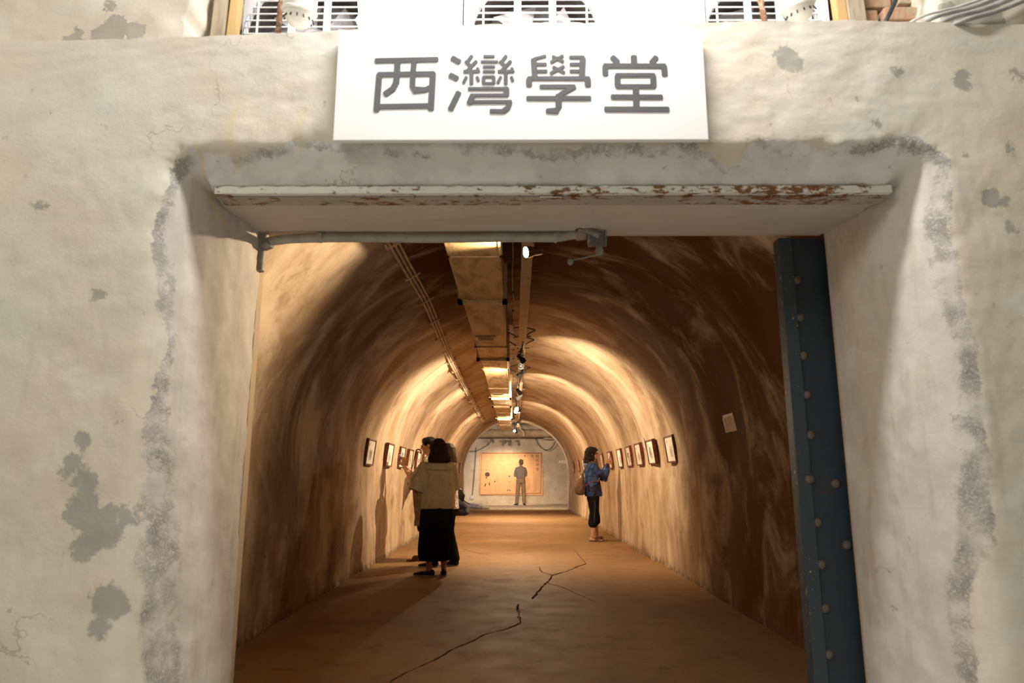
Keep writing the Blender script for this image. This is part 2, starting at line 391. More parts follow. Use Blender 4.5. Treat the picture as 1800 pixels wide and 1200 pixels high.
GLYPHS = [[([(-0.5538,2.736),(-0.3096,2.7412)],0.0217),([(-0.5384,2.6741),(-0.5436,2.5181)],0.0239),([(-0.5409,2.6749),(-0.3224,2.6782)],0.0218),([(-0.3248,2.6782),(-0.3293,2.524)],0.0246),([(-0.5355,2.5352),(-0.3332,2.5386)],0.0214),([(-0.4676,2.7306),(-0.4677,2.67),(-0.4702,2.6389),(-0.4823,2.6119),(-0.5113,2.5896)],0.0246),([(-0.4014,2.7305),(-0.4044,2.6737),(-0.405,2.6214),(-0.3962,2.6067),(-0.3541,2.6077),(-0.3368,2.6162)],0.0222)],[([(-0.2477,2.7465),(-0.2209,2.73)],0.0229),([(-0.2553,2.6714),(-0.2286,2.6566)],0.0227),([(-0.2213,2.5947),(-0.2516,2.5239)],0.023),([(-0.171,2.7562),(-0.1891,2.7287)],0.0141),([(-0.1944,2.7319),(-0.1719,2.7083)],0.0141),([(-0.1531,2.7325),(-0.1886,2.6907)],0.0142),([(-0.2009,2.688),(-0.1427,2.6887)],0.0133),([(-0.1482,2.7023),(-0.1416,2.6859)],0.0121),([(-0.1716,2.6848),(-0.171,2.6343)],0.0162),([(-0.1914,2.6635),(-0.2027,2.6383)],0.0123),([(-0.1492,2.663),(-0.1434,2.6474)],0.0128),([(-0.0336,2.7558),(-0.0519,2.7283)],0.014),([(-0.0572,2.7315),(-0.0349,2.7079)],0.0142),([(-0.0158,2.7322),(-0.0518,2.6904)],0.0142),([(-0.0641,2.6877),(-0.006,2.6883)],0.0133),([(-0.0112,2.702),(-0.0049,2.6856)],0.0122),([(-0.0348,2.6845),(-0.0348,2.634)],0.0162),([(-0.0549,2.6631),(-0.0664,2.6379)],0.0122),([(-0.0126,2.6626),(-0.007,2.6471)],0.0128),([(-0.1221,2.7545),(-0.0821,2.7544)],0.011),([(-0.1325,2.7309),(-0.0678,2.7307)],0.011),([(-0.1242,2.7085),(-0.0797,2.7084)],0.0102),([(-0.124,2.6874),(-0.0796,2.6873)],0.0101),([(-0.1231,2.6613),(-0.1229,2.6381)],0.0148),([(-0.0827,2.6612),(-0.0825,2.6379)],0.0148),([(-0.1249,2.6645),(-0.0809,2.6643)],0.0097),([(-0.1247,2.6357),(-0.0808,2.6356)],0.0101),([(-0.1816,2.6119),(-0.0263,2.6123)],0.0135),([(-0.0319,2.6088),(-0.0319,2.5876)],0.0231),([(-0.1732,2.5834),(-0.0273,2.5838)],0.0135),([(-0.1672,2.5784),(-0.1788,2.5497)],0.0222),([(-0.1729,2.5546),(-0.014,2.555)],0.0145),([(-0.0186,2.5531),(-0.0273,2.5283),(-0.0453,2.5142)],0.021),([(-0.0453,2.5139),(-0.0934,2.5151)],0.0175)],[([(0.0764,2.7395),(0.0804,2.6612)],0.0234),([(0.079,2.7429),(0.1235,2.7554)],0.0126),([(0.0827,2.7189),(0.1254,2.7188)],0.0143),([(0.0825,2.6883),(0.1274,2.6882)],0.0142),([(0.1531,2.7532),(0.1944,2.7308)],0.0133),([(0.1929,2.7561),(0.146,2.728)],0.0131),([(0.1544,2.7061),(0.1975,2.6817)],0.0132),([(0.196,2.7089),(0.1439,2.6789)],0.0131),([(0.2727,2.7432),(0.2676,2.6607)],0.0242),([(0.222,2.7497),(0.2762,2.7495)],0.0139),([(0.223,2.7185),(0.2661,2.7184)],0.0139),([(0.2225,2.6883),(0.2636,2.6882)],0.0138),([(0.054,2.6567),(0.2957,2.656)],0.0175),([(0.0578,2.6525),(0.0576,2.6268)],0.0241),([(0.2904,2.6519),(0.2906,2.6262)],0.0248),([(0.1034,2.6208),(0.2371,2.6205)],0.0174),([(0.2371,2.6197),(0.1792,2.5851)],0.0201),([(0.1735,2.5823),(0.1736,2.533)],0.0247),([(0.1736,2.533),(0.1652,2.5155),(0.1279,2.5156)],0.0194),([(0.051,2.5702),(0.2976,2.5696)],0.0189)],[([(0.3917,2.7483),(0.4101,2.7285)],0.0236),([(0.4771,2.7515),(0.4768,2.7124)],0.025),([(0.5659,2.7479),(0.5469,2.7256)],0.0219),([(0.3586,2.7114),(0.5991,2.7099)],0.021),([(0.3611,2.7077),(0.3613,2.6738)],0.0234),([(0.5959,2.7058),(0.5967,2.6715)],0.0242),([(0.4089,2.6645),(0.4085,2.625)],0.0241),([(0.5504,2.6641),(0.5503,2.6247)],0.0241),([(0.4053,2.6699),(0.5544,2.6695)],0.0183),([(0.4046,2.6209),(0.5539,2.6205)],0.0182),([(0.4799,2.6166),(0.4793,2.5262)],0.0255),([(0.3849,2.5756),(0.58,2.5739)],0.0206),([(0.358,2.5224),(0.6031,2.521)],0.0212)]]
# ================================================================ FRONT WALL with the doorway
XL,XR,ZT = -1.25,1.53,2.28
def ledge(x): return interp([(-4.2,2.83),(-2.1,2.857),(-1.1,2.887),(0,2.932),(0.8,2.941),(1.35,2.946),(2.1,2.93),(4.2,2.93)],x)
EL=[(0.3,0.03),(0.507,0.047),(0.692,0.077),(0.981,0.099),(1.181,0.11),(1.6,0.091),(2.05,0.148),(2.287,0.127)]
ER=[(0.51,0.081),(0.694,0.076),(0.884,0.151),(1.18,0.172),(1.386,0.179),(1.6,0.165),(1.82,0.162),(2.046,0.158),(2.281,0.19)]
ET=[(-1.27,0.10),(-1.09,0.091),(-0.869,0.127),(-0.69,0.127),(-0.236,0.114),(0.215,0.105),(0.7,0.112),(0.80,0.085),(0.863,0.045),(0.90,0.07),(0.96,0.145),(1.227,0.11),(1.454,0.134),(1.6,0.14)]
PATCH=[(-1.574,1.242,0.035),(-1.604,1.15,0.046),(-1.544,1.08,0.041),(-1.542,0.981,0.057),(-1.455,0.932,0.069),(-1.397,0.961,0.046),(-1.537,0.864,0.035),(-1.424,0.673,0.057),(-1.445,0.599,0.035),(1.108,2.784,0.046),(1.132,2.748,0.041),(1.555,2.719,0.023),(1.816,2.695,0.028),(1.827,2.654,0.023),(2.035,2.705,0.023),(1.439,2.488,0.028),(1.776,2.348,0.021),(1.953,2.372,0.023),(1.857,2.162,0.032),(1.9,2.15,0.018),(1.906,2.041,0.028),(-1.853,2.145,0.018),(-1.888,2.157,0.011),(-1.575,1.773,0.018),(-1.597,1.777,0.014)]
DRIP=[(-1.128,2.56,2.37,0.014),(-1.27,2.42,2.22,0.008),(-0.85,2.57,2.42,0.012),(-1.14,0.72,0.3,0.012)]
def build_front():
    P=[]
    nz=118
    for i in range(nz): P.append(((XL,-0.02+i*(ZT+0.02)/nz),(-1,0),0.0,'L'))
    for i in range(25):
        a=pi-(pi/2)*i/24; P.append(((XL,ZT),(cos(a),sin(a)),sstep(0,1,i/24),'C'))
    for i in range(1,139): P.append(((lerp(XL,XR,i/139),ZT),(0,1),1.0,'T'))
    for i in range(25):
        a=pi/2-(pi/2)*i/24; P.append(((XR,ZT),(cos(a),sin(a)),1-sstep(0,1,i/24),'D'))
    for i in range(nz): P.append(((XR,ZT-(i+1)*(ZT+0.02)/nz),(1,0),0.0,'R'))
    def resample(pl,n):
        L=[0]
        for (a,b),(c,d) in zip(pl,pl[1:]): L.append(L[-1]+hypot(c-a,d-b))
        out=[]
        for k in range(n):
            s=L[-1]*k/(n-1)
            out.append((interp(list(zip(L,[p[0] for p in pl])),s),interp(list(zip(L,[p[1] for p in pl])),s)))
        return out
    NR=46
    jam=resample([(0,3.2),(0.0,2.98),(0.008,2.82),(0.03,2.69),(0.068,2.59),(0.11,2.53),(0.155,2.504),(0.2,2.5)],NR)
    top=resample([(0,3.2),(-0.035,2.745),(-0.03,2.73),(-0.008,2.628),(0.03,2.592),(0.072,2.550),(0.102,2.516),(0.118,2.503),(0.2,2.5)],NR)
    rows=[]
    for k in range(NR): rows.append(('p',k))
    for k in range(1,27): rows.append(('a',0.2+k*0.012))
    for k in range(1,34): rows.append(('o',(k/33)**1.5))
    rows.append(('b',2.66)); rows.append(('b',3.2))
    V=[];E_=[];B_=[];T_=[];PA=[];DR=[];SO=[]
    for (p0,d,tw,seg) in P:
        lim=[]
        if d[0]<-1e-6: lim.append((p0[0]+4.2)/-d[0])
        if d[0]>1e-6: lim.append((4.2-p0[0])/d[0])
        if d[1]>1e-6:
            a_=0.6
            for _ in range(6): a_=(ledge(p0[0]+d[0]*a_)-p0[1])/d[1]
            lim.append(a_)
        amax=min(lim)
        for (ty,val) in rows:
            if ty=='p': a=lerp(jam[val][0],top[val][0],tw); y=lerp(jam[val][1],top[val][1],tw)
            elif ty=='a': a=min(val,amax*0.97); y=2.5
            elif ty=='o': a=lerp(min(0.512,amax*0.97),amax,val); y=2.5
            else: a=amax; y=val
            x=p0[0]+d[0]*a; z=p0[1]+d[1]*a
            l=lerp(interp(EL,z),interp(ET,x),tw) if seg in 'LC' else (lerp(interp(ER,z),interp(ET,x),tw) if seg in 'RD' else interp(ET,x))
            e=(a-l)-0.6*max(0,y-2.56)
            bw={'L':interp([(0.3,.15),(0.9,.14),(1.2,.075),(1.5,.032),(2.3,.035)],z),'C':.035,'T':.028,'D':.05,'R':interp([(0.3,.08),(0.9,.075),(1.4,.05),(2.2,.06)],z)}[seg]
            pd=1.0
            if y<2.62:
                for (px,pz,r) in PATCH: pd=min(pd,hypot(x-px,z-pz)-r)
            dr=0.0
            for (dx,z1,z0,w) in DRIP:
                if z0-0.05<z<z1+0.02: dr=max(dr,exp(-((x-dx-0.01*sin(z*30))/w)**2)*sstep(z1+0.02,z1-0.01,z))
            n1=fbm((x*1.4,y*1.4,z*1.4),3); n2=fbm((x*8,y*8,z*8),3)
            bandk=sstep(-bw*1.4,-bw*0.5,e)*(1-sstep(-0.01,0.03,e))
            n3=fbm((x*34,y*34,z*34),3)
            inner=1-sstep(-0.02,0.012,e+n2*0.03)
            dsp=0.009*n1+0.0032*n2*(1+0.5*inner)+0.005*bandk*n3+(0.0 if ty!='p' else 0.0006*n3)
            if ty=='b': dsp=0
            wf=sstep(0.03,0.12,a)
            if ty=='p' and val<14 and tw>0.9: dsp*=0.25
            y2=y-dsp*wf+0.008*inner*wf
            x-=d[0]*dsp*(1-wf); z-=d[1]*dsp*(1-wf)
            if ty=='o' and val>0.999 or ty=='b': z+=0.006*fbm((x*9,0,3),3)+0.004*fbm((x*40,0,3),2) if d[1]>0.5 else 0
            V.append((x,y2,z)); E_.append(e); B_.append(bw); T_.append(tw); PA.append(pd); DR.append(dr)
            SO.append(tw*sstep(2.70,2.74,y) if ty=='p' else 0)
    nr=len(rows); F=[]
    for i in range(len(P)-1):
        for k in range(nr-1):
            a=i*nr+k; F.append((a,a+nr,a+nr+1,a+1))
    me=bpy.data.meshes.new('wall_front'); me.from_pydata(V,[],F); me.update()
    for n_,vals in (('edge',E_),('band',B_),('top',T_),('patch',PA),('drip',DR),('soffit',SO)): setattr_f(me,n_,vals)
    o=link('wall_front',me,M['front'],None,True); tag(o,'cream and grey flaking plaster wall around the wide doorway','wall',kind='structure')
    try: me.set_sharp_from_angle(angle=radians(60))
    except Exception: pass
    # rear skin of the wall, inside the tunnel
    b=MB()
    b.box((-4.2,3.2,0),(XL,3.26,3.4)); b.box((XR,3.2,0),(4.2,3.215,3.4)); b.box((XL,3.2,ZT+0.012),(XR,3.26,3.4))
    tag(b.build('wall_rear_skin',M['vault'],o),None)
    return o
wall_front=build_front()

# rusty steel lintel bedded in the top of the doorway
lt=empty('steel_lintel',(0.155,2.672,2.236),0,'rusting white-painted steel lintel bar along the top of the doorway','lintel')
def lintel_bar(zlo,zhi,ylo,yhi,amp,seed):
    n=150; V=[];F=[]
    for i in range(n+1):
        x=-1.385+2.77*i/n
        j=amp*fbm((x*14,seed,0),3); k=amp*fbm((x*25,seed+5,0),3)
        V+=[(x,ylo+j,zlo+k*0.5),(x,yhi,zlo),(x,yhi,zhi),(x,ylo+j,zhi+k)]
    for i in range(n):
        a=4*i
        for q in range(4): F.append((a+q,a+(q+1)%4,a+4+(q+1)%4,a+4+q))
    F+= [(3,2,1,0),(4*n,4*n+1,4*n+2,4*n+3)]
    m=MB(); m.add(V,F); return m
lintel_bar(0.006,0.036,-0.055,-0.03,0.004,1).build('front_leg',M['lintel_face'],lt)
lintel_bar(0.0,0.010,-0.0295,0.058,0.002,2).build('bottom_leg',M['lintel_under'],lt)
m=MB(); m.tube([(0.0+q*0.01,-0.035+0.002*sin(q*2.1),-0.003) for q in range(-5,5)],0.0035,6); m.build('weld_bead',M['chrome'],lt)

# ---------------------------------------------------------------- painted pipe under the lintel
pp=empty('painted_pipe',(0,3.16,2.25),0,'grey-green painted conduit pipe along the underside of the doorway top','pipe')
def pipe_path():
    P=[(-1.256,0.03,-0.13),(-1.25,0.026,-0.06),(-1.235,0.016,-0.030),(-1.195,0.008,-0.017),(-1.11,0.0,-0.008),(-1.0,0.0,-0.003)]
    P+=[(-1.0+0.13*i,0,-0.003+0.002*sin(i)) for i in range(1,10)]
    P+=[(0.22,0,0.0),(0.27,0,0.01),(0.31,0,0.014),(0.345,0.0,0.016)]
    return P
MB().tube(pipe_path(),0.023,14).build('tube',M['pipe'],pp,True)
MB().tube([(-1.256,0.03,-0.16),(-1.254,0.028,-0.06),(-1.246,0.024,-0.02),(-1.242,0.022,0.03)],0.034,12).tube([(-1.225,0.014,-0.036),(-1.19,0.008,-0.024)],0.029,12).build('elbow',M['bracket'],pp,True)
for cx,rot in ((-0.945,0.1),(0.20,0.35)):
    m=MB(); mt=Matrix.Translation((cx,0,0.0))@Matrix.Rotation(rot,4,'Y')
    m.lathe([(0.0255,-0.012),(0.0275,-0.012),(0.0275,0.012),(0.0255,0.012)],(0,0,0),(1,0,0),16,False)
    m.box((-0.012,-0.012,0.018),(0.012,0.012,0.045))
    m.v=[tuple(mt@Vector(p)) for p in m.v]
    m.build('pipe_clip',M['pipe'],pp)
MB().lathe([(0.026,0),(0.031,0.005),(0.031,0.05),(0.024,0.055)],(0.295,0,0.013),(1,0,0.1),16).build('end_collar',simple('pinkish_collar',(0.40,0.30,0.23),None,12),pp,True)
# door roller bracket with hanging hook arm
br=empty('door_roller_bracket',(0.385,3.15,2.28),0,'weathered iron bracket with a thin hooked arm hanging from the doorway top','bracket')
MB().box((-0.03,-0.012,-0.085),(0.055,0.0,0.0)).box((-0.033,-0.05,-0.075),(-0.025,0.0,-0.005)).box((0.05,-0.03,-0.085),(0.057,0.0,0.0)).build('plate',M['bracket'],br)
MB().tube([(-0.075,-0.035,-0.004),(-0.05,-0.04,-0.012),(-0.01,-0.045,-0.028),(0.02,-0.045,-0.042)],[0.018,0.017,0.017,0.016],12).build('bolt_rod',M['bracket'],br,True)
MB().lathe([(0.02,-0.012),(0.03,-0.01),(0.03,0.004),(0.02,0.006)],(-0.075,-0.03,0.0),(0.3,0,1),14).build('washer',M['iron'],br)
MB().tube([(0.015,-0.02,-0.085),(0.018,-0.022,-0.11),(0.022,-0.024,-0.125)],0.012,8).lathe([(0.008,-0.015),(0.02,-0.012),(0.02,0.01),(0.008,0.014)],(0.02,-0.026,-0.115),(0,1,0),14).build('pivot',M['bracket'],br)
MB().tube([(0.035,-0.03,-0.128),(0.0,-0.03,-0.135),(-0.04,-0.03,-0.146),(-0.075,-0.03,-0.152),(-0.11,-0.03,-0.162)],[0.004,0.006,0.004,0.003,0.003],7).lathe([(0.006,-0.01),(0.015,-0.006),(0.012,0.012)],(-0.12,-0.03,-0.17),(0.2,1,0),10).build('hook_arm',M['bracket'],br)

# ---------------------------------------------------------------- riveted steel door behind the right jamb
sd=empty('sliding_steel_door',(1.545,3.245,0),0,'dark blue riveted steel door slid behind the right jamb','door')
MB().box((-0.19,0.012,0.0),(0.30,0.03,2.275)).build('plate',M['door_steel'],sd)
MB().box((-0.228,0.0,0.0),(-0.165,0.012,2.275),bev=0.003).box((-0.228,0.012,0.0),(-0.218,0.075,2.275)).build('edge_angle',M['door_edge'],sd)
riv=None
def rivets():
    pts=[(-0.150,z) for z in (0.06,0.33,0.525,0.715,0.90,1.30,1.49,1.68,1.87,2.06)]+[(-0.165,1.095)]+[(-0.05,1.075),(-0.022,0.80)]
    prof=[(0.021,0.0),(0.020,-0.006),(0.015,-0.012),(0.007,-0.0155),(0.001,-0.016)]
    me=None
    for (x,z) in pts:
        if me is None:
            o=MB().lathe(prof,(0,0,0),(0,1,0),12).build('rivet',M['rivet'],sd,True); me=o.data
        else:
            o=link('rivet',me,None,sd)
        o.location=(x,0.012,z) if x>-0.16 else (x-0.01,0.0,z)
rivets()

# ---------------------------------------------------------------- sign
sg=empty('sign_board',(0.026,2.468,2.41),0,'white rectangular sign with four large grey characters above the doorway','sign')
def sign():
    b=MB(); b.box((-0.735,-0.012,-0.018),(0.730,0.012,0.462),bev=0.003); o=b.build('board',M['board'],sg)
    me=o.data
sign()
GL_ORIG=(0.026,2.41)
def capsule(m,pts,w,y0,y1,ox,oz,sc=1.0):
    P=[Vector((p[0]-ox,p[1]-oz))*sc for p in pts]; r=w/2*sc; out=[]
    L=[];R=[]
    for i,p in enumerate(P):
        a=P[max(i-1,0)]; c=P[min(i+1,len(P)-1)]; d=(c-a).normalized(); nrm=Vector((-d.y,d.x))
        k=1.0
        if 0<i<len(P)-1:
            d1=(p-a).normalized(); k=1/max(0.6,abs(Vector((-d1.y,d1.x)).dot(nrm)))
        L.append(p+nrm*r*k); R.append(p-nrm*r*k)
    d0=(P[1]-P[0]).normalized(); d1=(P[-1]-P[-2]).normalized()
    def cap(c,d,s):  # rounded-square cap
        n_=Vector((-d.y,d.x)); res=[]
        for q in range(1,6):
            t=pi*q/6; cx=cos(t); sx=sin(t)
            e_=0.55; res.append(c+n_*r*(abs(cx)**0.75)*(1 if cx>0 else -1)*s+d*s*r*e_*sx)
        return res
    ring=L+cap(P[-1],d1,1)+R[::-1]+cap(P[0],d0,-1)
    n=len(ring); V=[(q.x,y0,q.y) for q in ring]+[(q.x,y1,q.y) for q in ring]
    F=[tuple(range(n)),tuple(range(2*n-1,n-1,-1))]+[(i,i+n,(i+1)%n+n,(i+1)%n) for i in range(n)]
    m.add(V,F)
for gi,strokes in enumerate(GLYPHS):
    m=MB()
    for si,(pts,w) in enumerate(strokes): capsule(m,pts,w,-0.0145-si*0.00002,-0.0115,*GL_ORIG)
    m.build('character',M['ink'],sg)

# ---------------------------------------------------------------- stuff on the ledge
Zs=2.56
MB().box((-4.2,2.60,2.50),(4.2,3.3,2.558)).build('ledge_shelf',M['upper'],wall_front)
def upper_slab(name,x0,x1,y0,patches,jag,seed):
    nx=int(abs(x1-x0)/0.02); nz=80; V=[];PA=[];F=[]
    for i in range(nx+1):
        for k in range(nz+1):
            z=2.70+k*(1.9/nz); t=i/nx
            xe=lerp(x0,x1,t)
            if jag: xe+= (0.03*fbm((z*4,seed,0),4)+0.012*fbm((z*20,seed,2),3))*(t if jag>0 else 1-t)
            y=y0-0.012*fbm((xe*1.5,z*1.5,seed),4)-0.004*fbm((xe*9,z*9,seed),3)
            V.append((xe,y,z)); PA.append(min([hypot(xe-a,z-b)-r for a,b,r in patches]+[1.0]))
    for i in range(nx):
        for k in range(nz):
            a=i*(nz+1)+k; F.append((a,a+nz+1,a+nz+2,a+1))
    base=len(V)
    # give it thickness on the broken edge
    e=nx if jag>0 else 0
    for k in range(nz+1):
        p=V[e*(nz+1)+k]; V.append((p[0],p[1]+0.22,p[2])); PA.append(1.0)
    for k in range(nz): F.append((e*(nz+1)+k,base+k,base+k+1,e*(nz+1)+k+1))
    me=bpy.data.meshes.new(name); me.from_pydata(V,[],F); me.update(); setattr_f(me,'patch',PA)
    bm=bmesh.new(); bm.from_mesh(me); bmesh.ops.recalc_face_normals(bm,faces=bm.faces[:]); bm.to_mesh(me); bm.free()
    o=link(name,me,M['upper'],None,True); tag(o,None,None,kind='structure'); return o
u1=upper_slab('wall_upper_left',-4.2,-1.395,2.575,[(-1.729,3.075,0.038),(-1.693,2.974,0.067),(-1.609,2.974,0.053),(-1.749,2.939,0.048),(-1.89,2.915,0.034),(-1.85,2.974,0.019)],1,3)
u2=upper_slab('wall_upper_right',1.80,4.2,2.575,[(2.003,3.009,0.062),(1.941,2.99,0.06),(1.885,3.017,0.036),(1.83,3.02,0.06)],-1,8)
MB().box((-4.2,3.28,2.56),(4.2,3.36,5.0)).build('wall_upper_back',M['upper']) ; tag(bpy.data.objects['wall_upper_back'],kind='structure')
# brickwork behind the cables (right)
bw_=MB().box((1.50,2.80,2.58),(2.0,2.98,3.9)).build('brickwork',M['mortar'],u2)
rb=random.Random(5)
for r_ in range(9):
    z0=2.76+r_*0.088; x=1.575+(0.075 if r_%2 else 0)-0.10
    for c_ in range(3):
        w=0.17
        xa=max(1.58,x+c_*0.19); xb=min(1.99,x+c_*0.19+w)
        if xb-xa<0.05: continue
        m=MB(); m.box((xa,2.74+rb.uniform(-0.015,0.02),z0+rb.uniform(-.005,.005)),(xb,2.84,z0+0.068),bev=0.008)
        m.build('brick',M['brick'],bw_)
# planks either side
def plank(name,x0,x1,y0,y1,z1,mat,label,lean=0.0):
    m=MB(); m.box((x0,y0,Zs),(x1,y1,z1),bev=0.004)
    m.v=[(p[0]+lean*(p[2]-Zs),p[1],p[2]) for p in m.v]
    o=m.build(name,mat); tag(o,label,'plank'); return o
plank('wooden_plank',-1.362,-1.305,2.70,2.76,3.9,M['wood_grey'],'weathered grey plank standing beside the leftmost white fan unit',0.02)
plank('wooden_batten',-1.303,-1.262,2.715,2.76,3.9,M['wood_yellow'],'thin yellow pine batten against the left side of the leftmost fan unit',0.03)
plank('wooden_batten',1.462,1.508,2.715,2.76,3.9,M['wood_yellow'],'thin yellow pine batten against the right side of the rightmost fan unit',-0.03)
plank('wooden_plank',1.510,1.585,2.705,2.76,3.9,M['wood_grey'],'weathered grey plank standing between yellow batten and bricks on the right',-0.03)
# outdoor fan units
def fan_unit(x0,x1,cx,r,label,film):
    t=empty('air_conditioner_unit',((x0+x1)/2,2.90,Zs),0,label,'air conditioner','fan units on the ledge'); ox=(x0+x1)/2
    yf=-0.10; cz=0.54; h=0.98
    # front panel with round opening
    n=48; V=[];F=[]; X0=x0-ox+0.003; X1=x1-ox-0.003; CX=cx-ox
    def outer(a):
        dx,dz=cos(a),sin(a); L=[]
        if dx>1e-6: L.append((X1-CX)/dx)
        if dx<-1e-6: L.append((X0-CX)/dx)
        if dz>1e-6: L.append((h-cz)/dz)
        if dz<-1e-6: L.append((0-cz)/dz)
        q=min(L); return (CX+dx*q,cz+dz*q)
    A=[2*pi*i/n for i in range(n)]+[math.atan2(zz-cz,xx-CX)%(2*pi) for xx in (X0,X1) for zz in (0,h)]
    A=sorted(A); n=len(A)
    for a in A:
        o_=outer(a); V+=[(o_[0],yf,o_[1]),(CX+cos(a)*r,yf,cz+sin(a)*r),(CX+cos(a)*r*0.97,yf+0.02,cz+sin(a)*r*0.97),(CX+cos(a)*r*0.90,yf+0.15,cz+sin(a)*r*0.90),(o_[0],yf+0.28,o_[1])]
    for i in range(n):
        j=(i+1)%n; a=5*i; b=5*j
        F+=[(a,b,b+1,a+1),(a+1,b+1,b+2,a+2),(a,a+4,b+4,b)]
    sh=[]
    for i in range(n):
        j=(i+1)%n; sh.append((5*i+2,5*j+2,5*j+3,5*i+3))
    m=MB(); m.add(V,F); m.build('casing',M['white_metal'],t)
    m=MB(); m.add([V[5*i+q] for i in range(n) for q in (2,3)],[(2*i,2*((i+1)%n),2*((i+1)%n)+1,2*i+1) for i in range(n)]); m.build('shroud',M['dark_void'],t)
    MB().box((X0+0.02,yf+0.17,0.02),(X1-0.02,yf+0.19,h-0.02)).build('coil_panel',M['grey_void'],t)
    # fan
    f=MB().lathe([(0.07,0),(0.07,0.05),(0.05,0.07)],(CX,yf+0.10,cz),(0,-1,0),18).build('fan',M['grey_void'],t)
    for q in range(4):
        bl=MB(); a=q*pi/2+0.5
        pts=[]
        for k in range(5):
            rr=0.06+k*0.045
            pts.append([(CX+cos(a-0.35-0.05*k)*rr,yf+0.125,cz+sin(a-0.35-0.05*k)*rr),(CX+cos(a+0.45)*rr,yf+0.07,cz+sin(a+0.45)*rr)])
        V2=[p for pr in pts for p in pr]+[(p[0],p[1]+0.004,p[2]) for pr in pts for p in pr]
        F2=[]
        for k in range(4): F2+=[(2*k,2*k+1,2*k+3,2*k+2),(10+2*k,10+2*k+2,10+2*k+3,10+2*k+1)]
        bl.add(V2,F2); bl.build('blade',M['grey_void'],f)
    # guard of horizontal and vertical wires
    g=MB().lathe([(r*0.985,0),(r*1.0,0.006),(r*1.0,0.0),(r*0.985,-0.004)],(CX,yf,cz),(0,-1,0),48,False).build('guard_ring',M['white_metal'],t)
    k=-r*0.9
    while k<r*0.95:
        hw=sqrt(max(r*r-k*k,0))
        MB().box((CX-hw,yf-0.008,cz+k-0.0028),(CX+hw,yf-0.003,cz+k+0.0028)).build('guard_wire',M['white_metal'],t); k+=0.034
    for q in (-0.80,-0.27,0.27,0.80):
        hw=sqrt(1-q*q)*r
        MB().box((CX+q*r-(0.004 if abs(q)>0.5 else 0.016),yf-0.010,cz-hw),(CX+q*r+(0.004 if abs(q)>0.5 else 0.016),yf-0.002,cz+hw)).build('guard_bar',M['white_metal'],t)
    if film:
        fx0,fx1=film[0]-ox,film[1]-ox; V3=[];F3=[];nn=40
        for i in range(nn+1):
            z=0.02+i*(h-0.04)/nn
            V3+=[(fx0+0.012*fbm((z*13,fx0*7,0),3)+0.006*fbm((z*50,fx0*3,0),2),yf-0.015-0.002*sin(z*9),z),(fx1+(0.014*fbm((z*13,fx1*7,4),3) if film[2] else 0),yf-0.0135,z)]
        nv=len(V3); V3+=[(p[0],p[1]+0.0015,p[2]) for p in V3]
        for i in range(nn):
            a=2*i; F3+=[(a,a+1,a+3,a+2),(nv+a,nv+a+2,nv+a+3,nv+a+1),(a,a+2,nv+a+2,nv+a),(a+1,nv+a+1,nv+a+3,a+3)]
        mm=MB(); mm.add(V3,F3); mm.build('protective_film',M['film'],t)
    return t
fan_unit(-1.258,-0.238,-0.945,0.300,'leftmost white fan unit on the ledge, beside the pine batten',(-0.722,-0.243,False))
fan_unit(-0.236,0.88,0.095,0.298,'middle white fan unit on the ledge directly above the sign',(0.41,0.876,False))
fan_unit(0.883,1.455,1.148,0.268,'rightmost white fan unit on the ledge, beside the bricks',None)
_f=MB().box((0.884,2.785,2.58),(0.90,2.787,3.5)).build('film_strip',M['film']); bpy.data.objects.remove(_f)
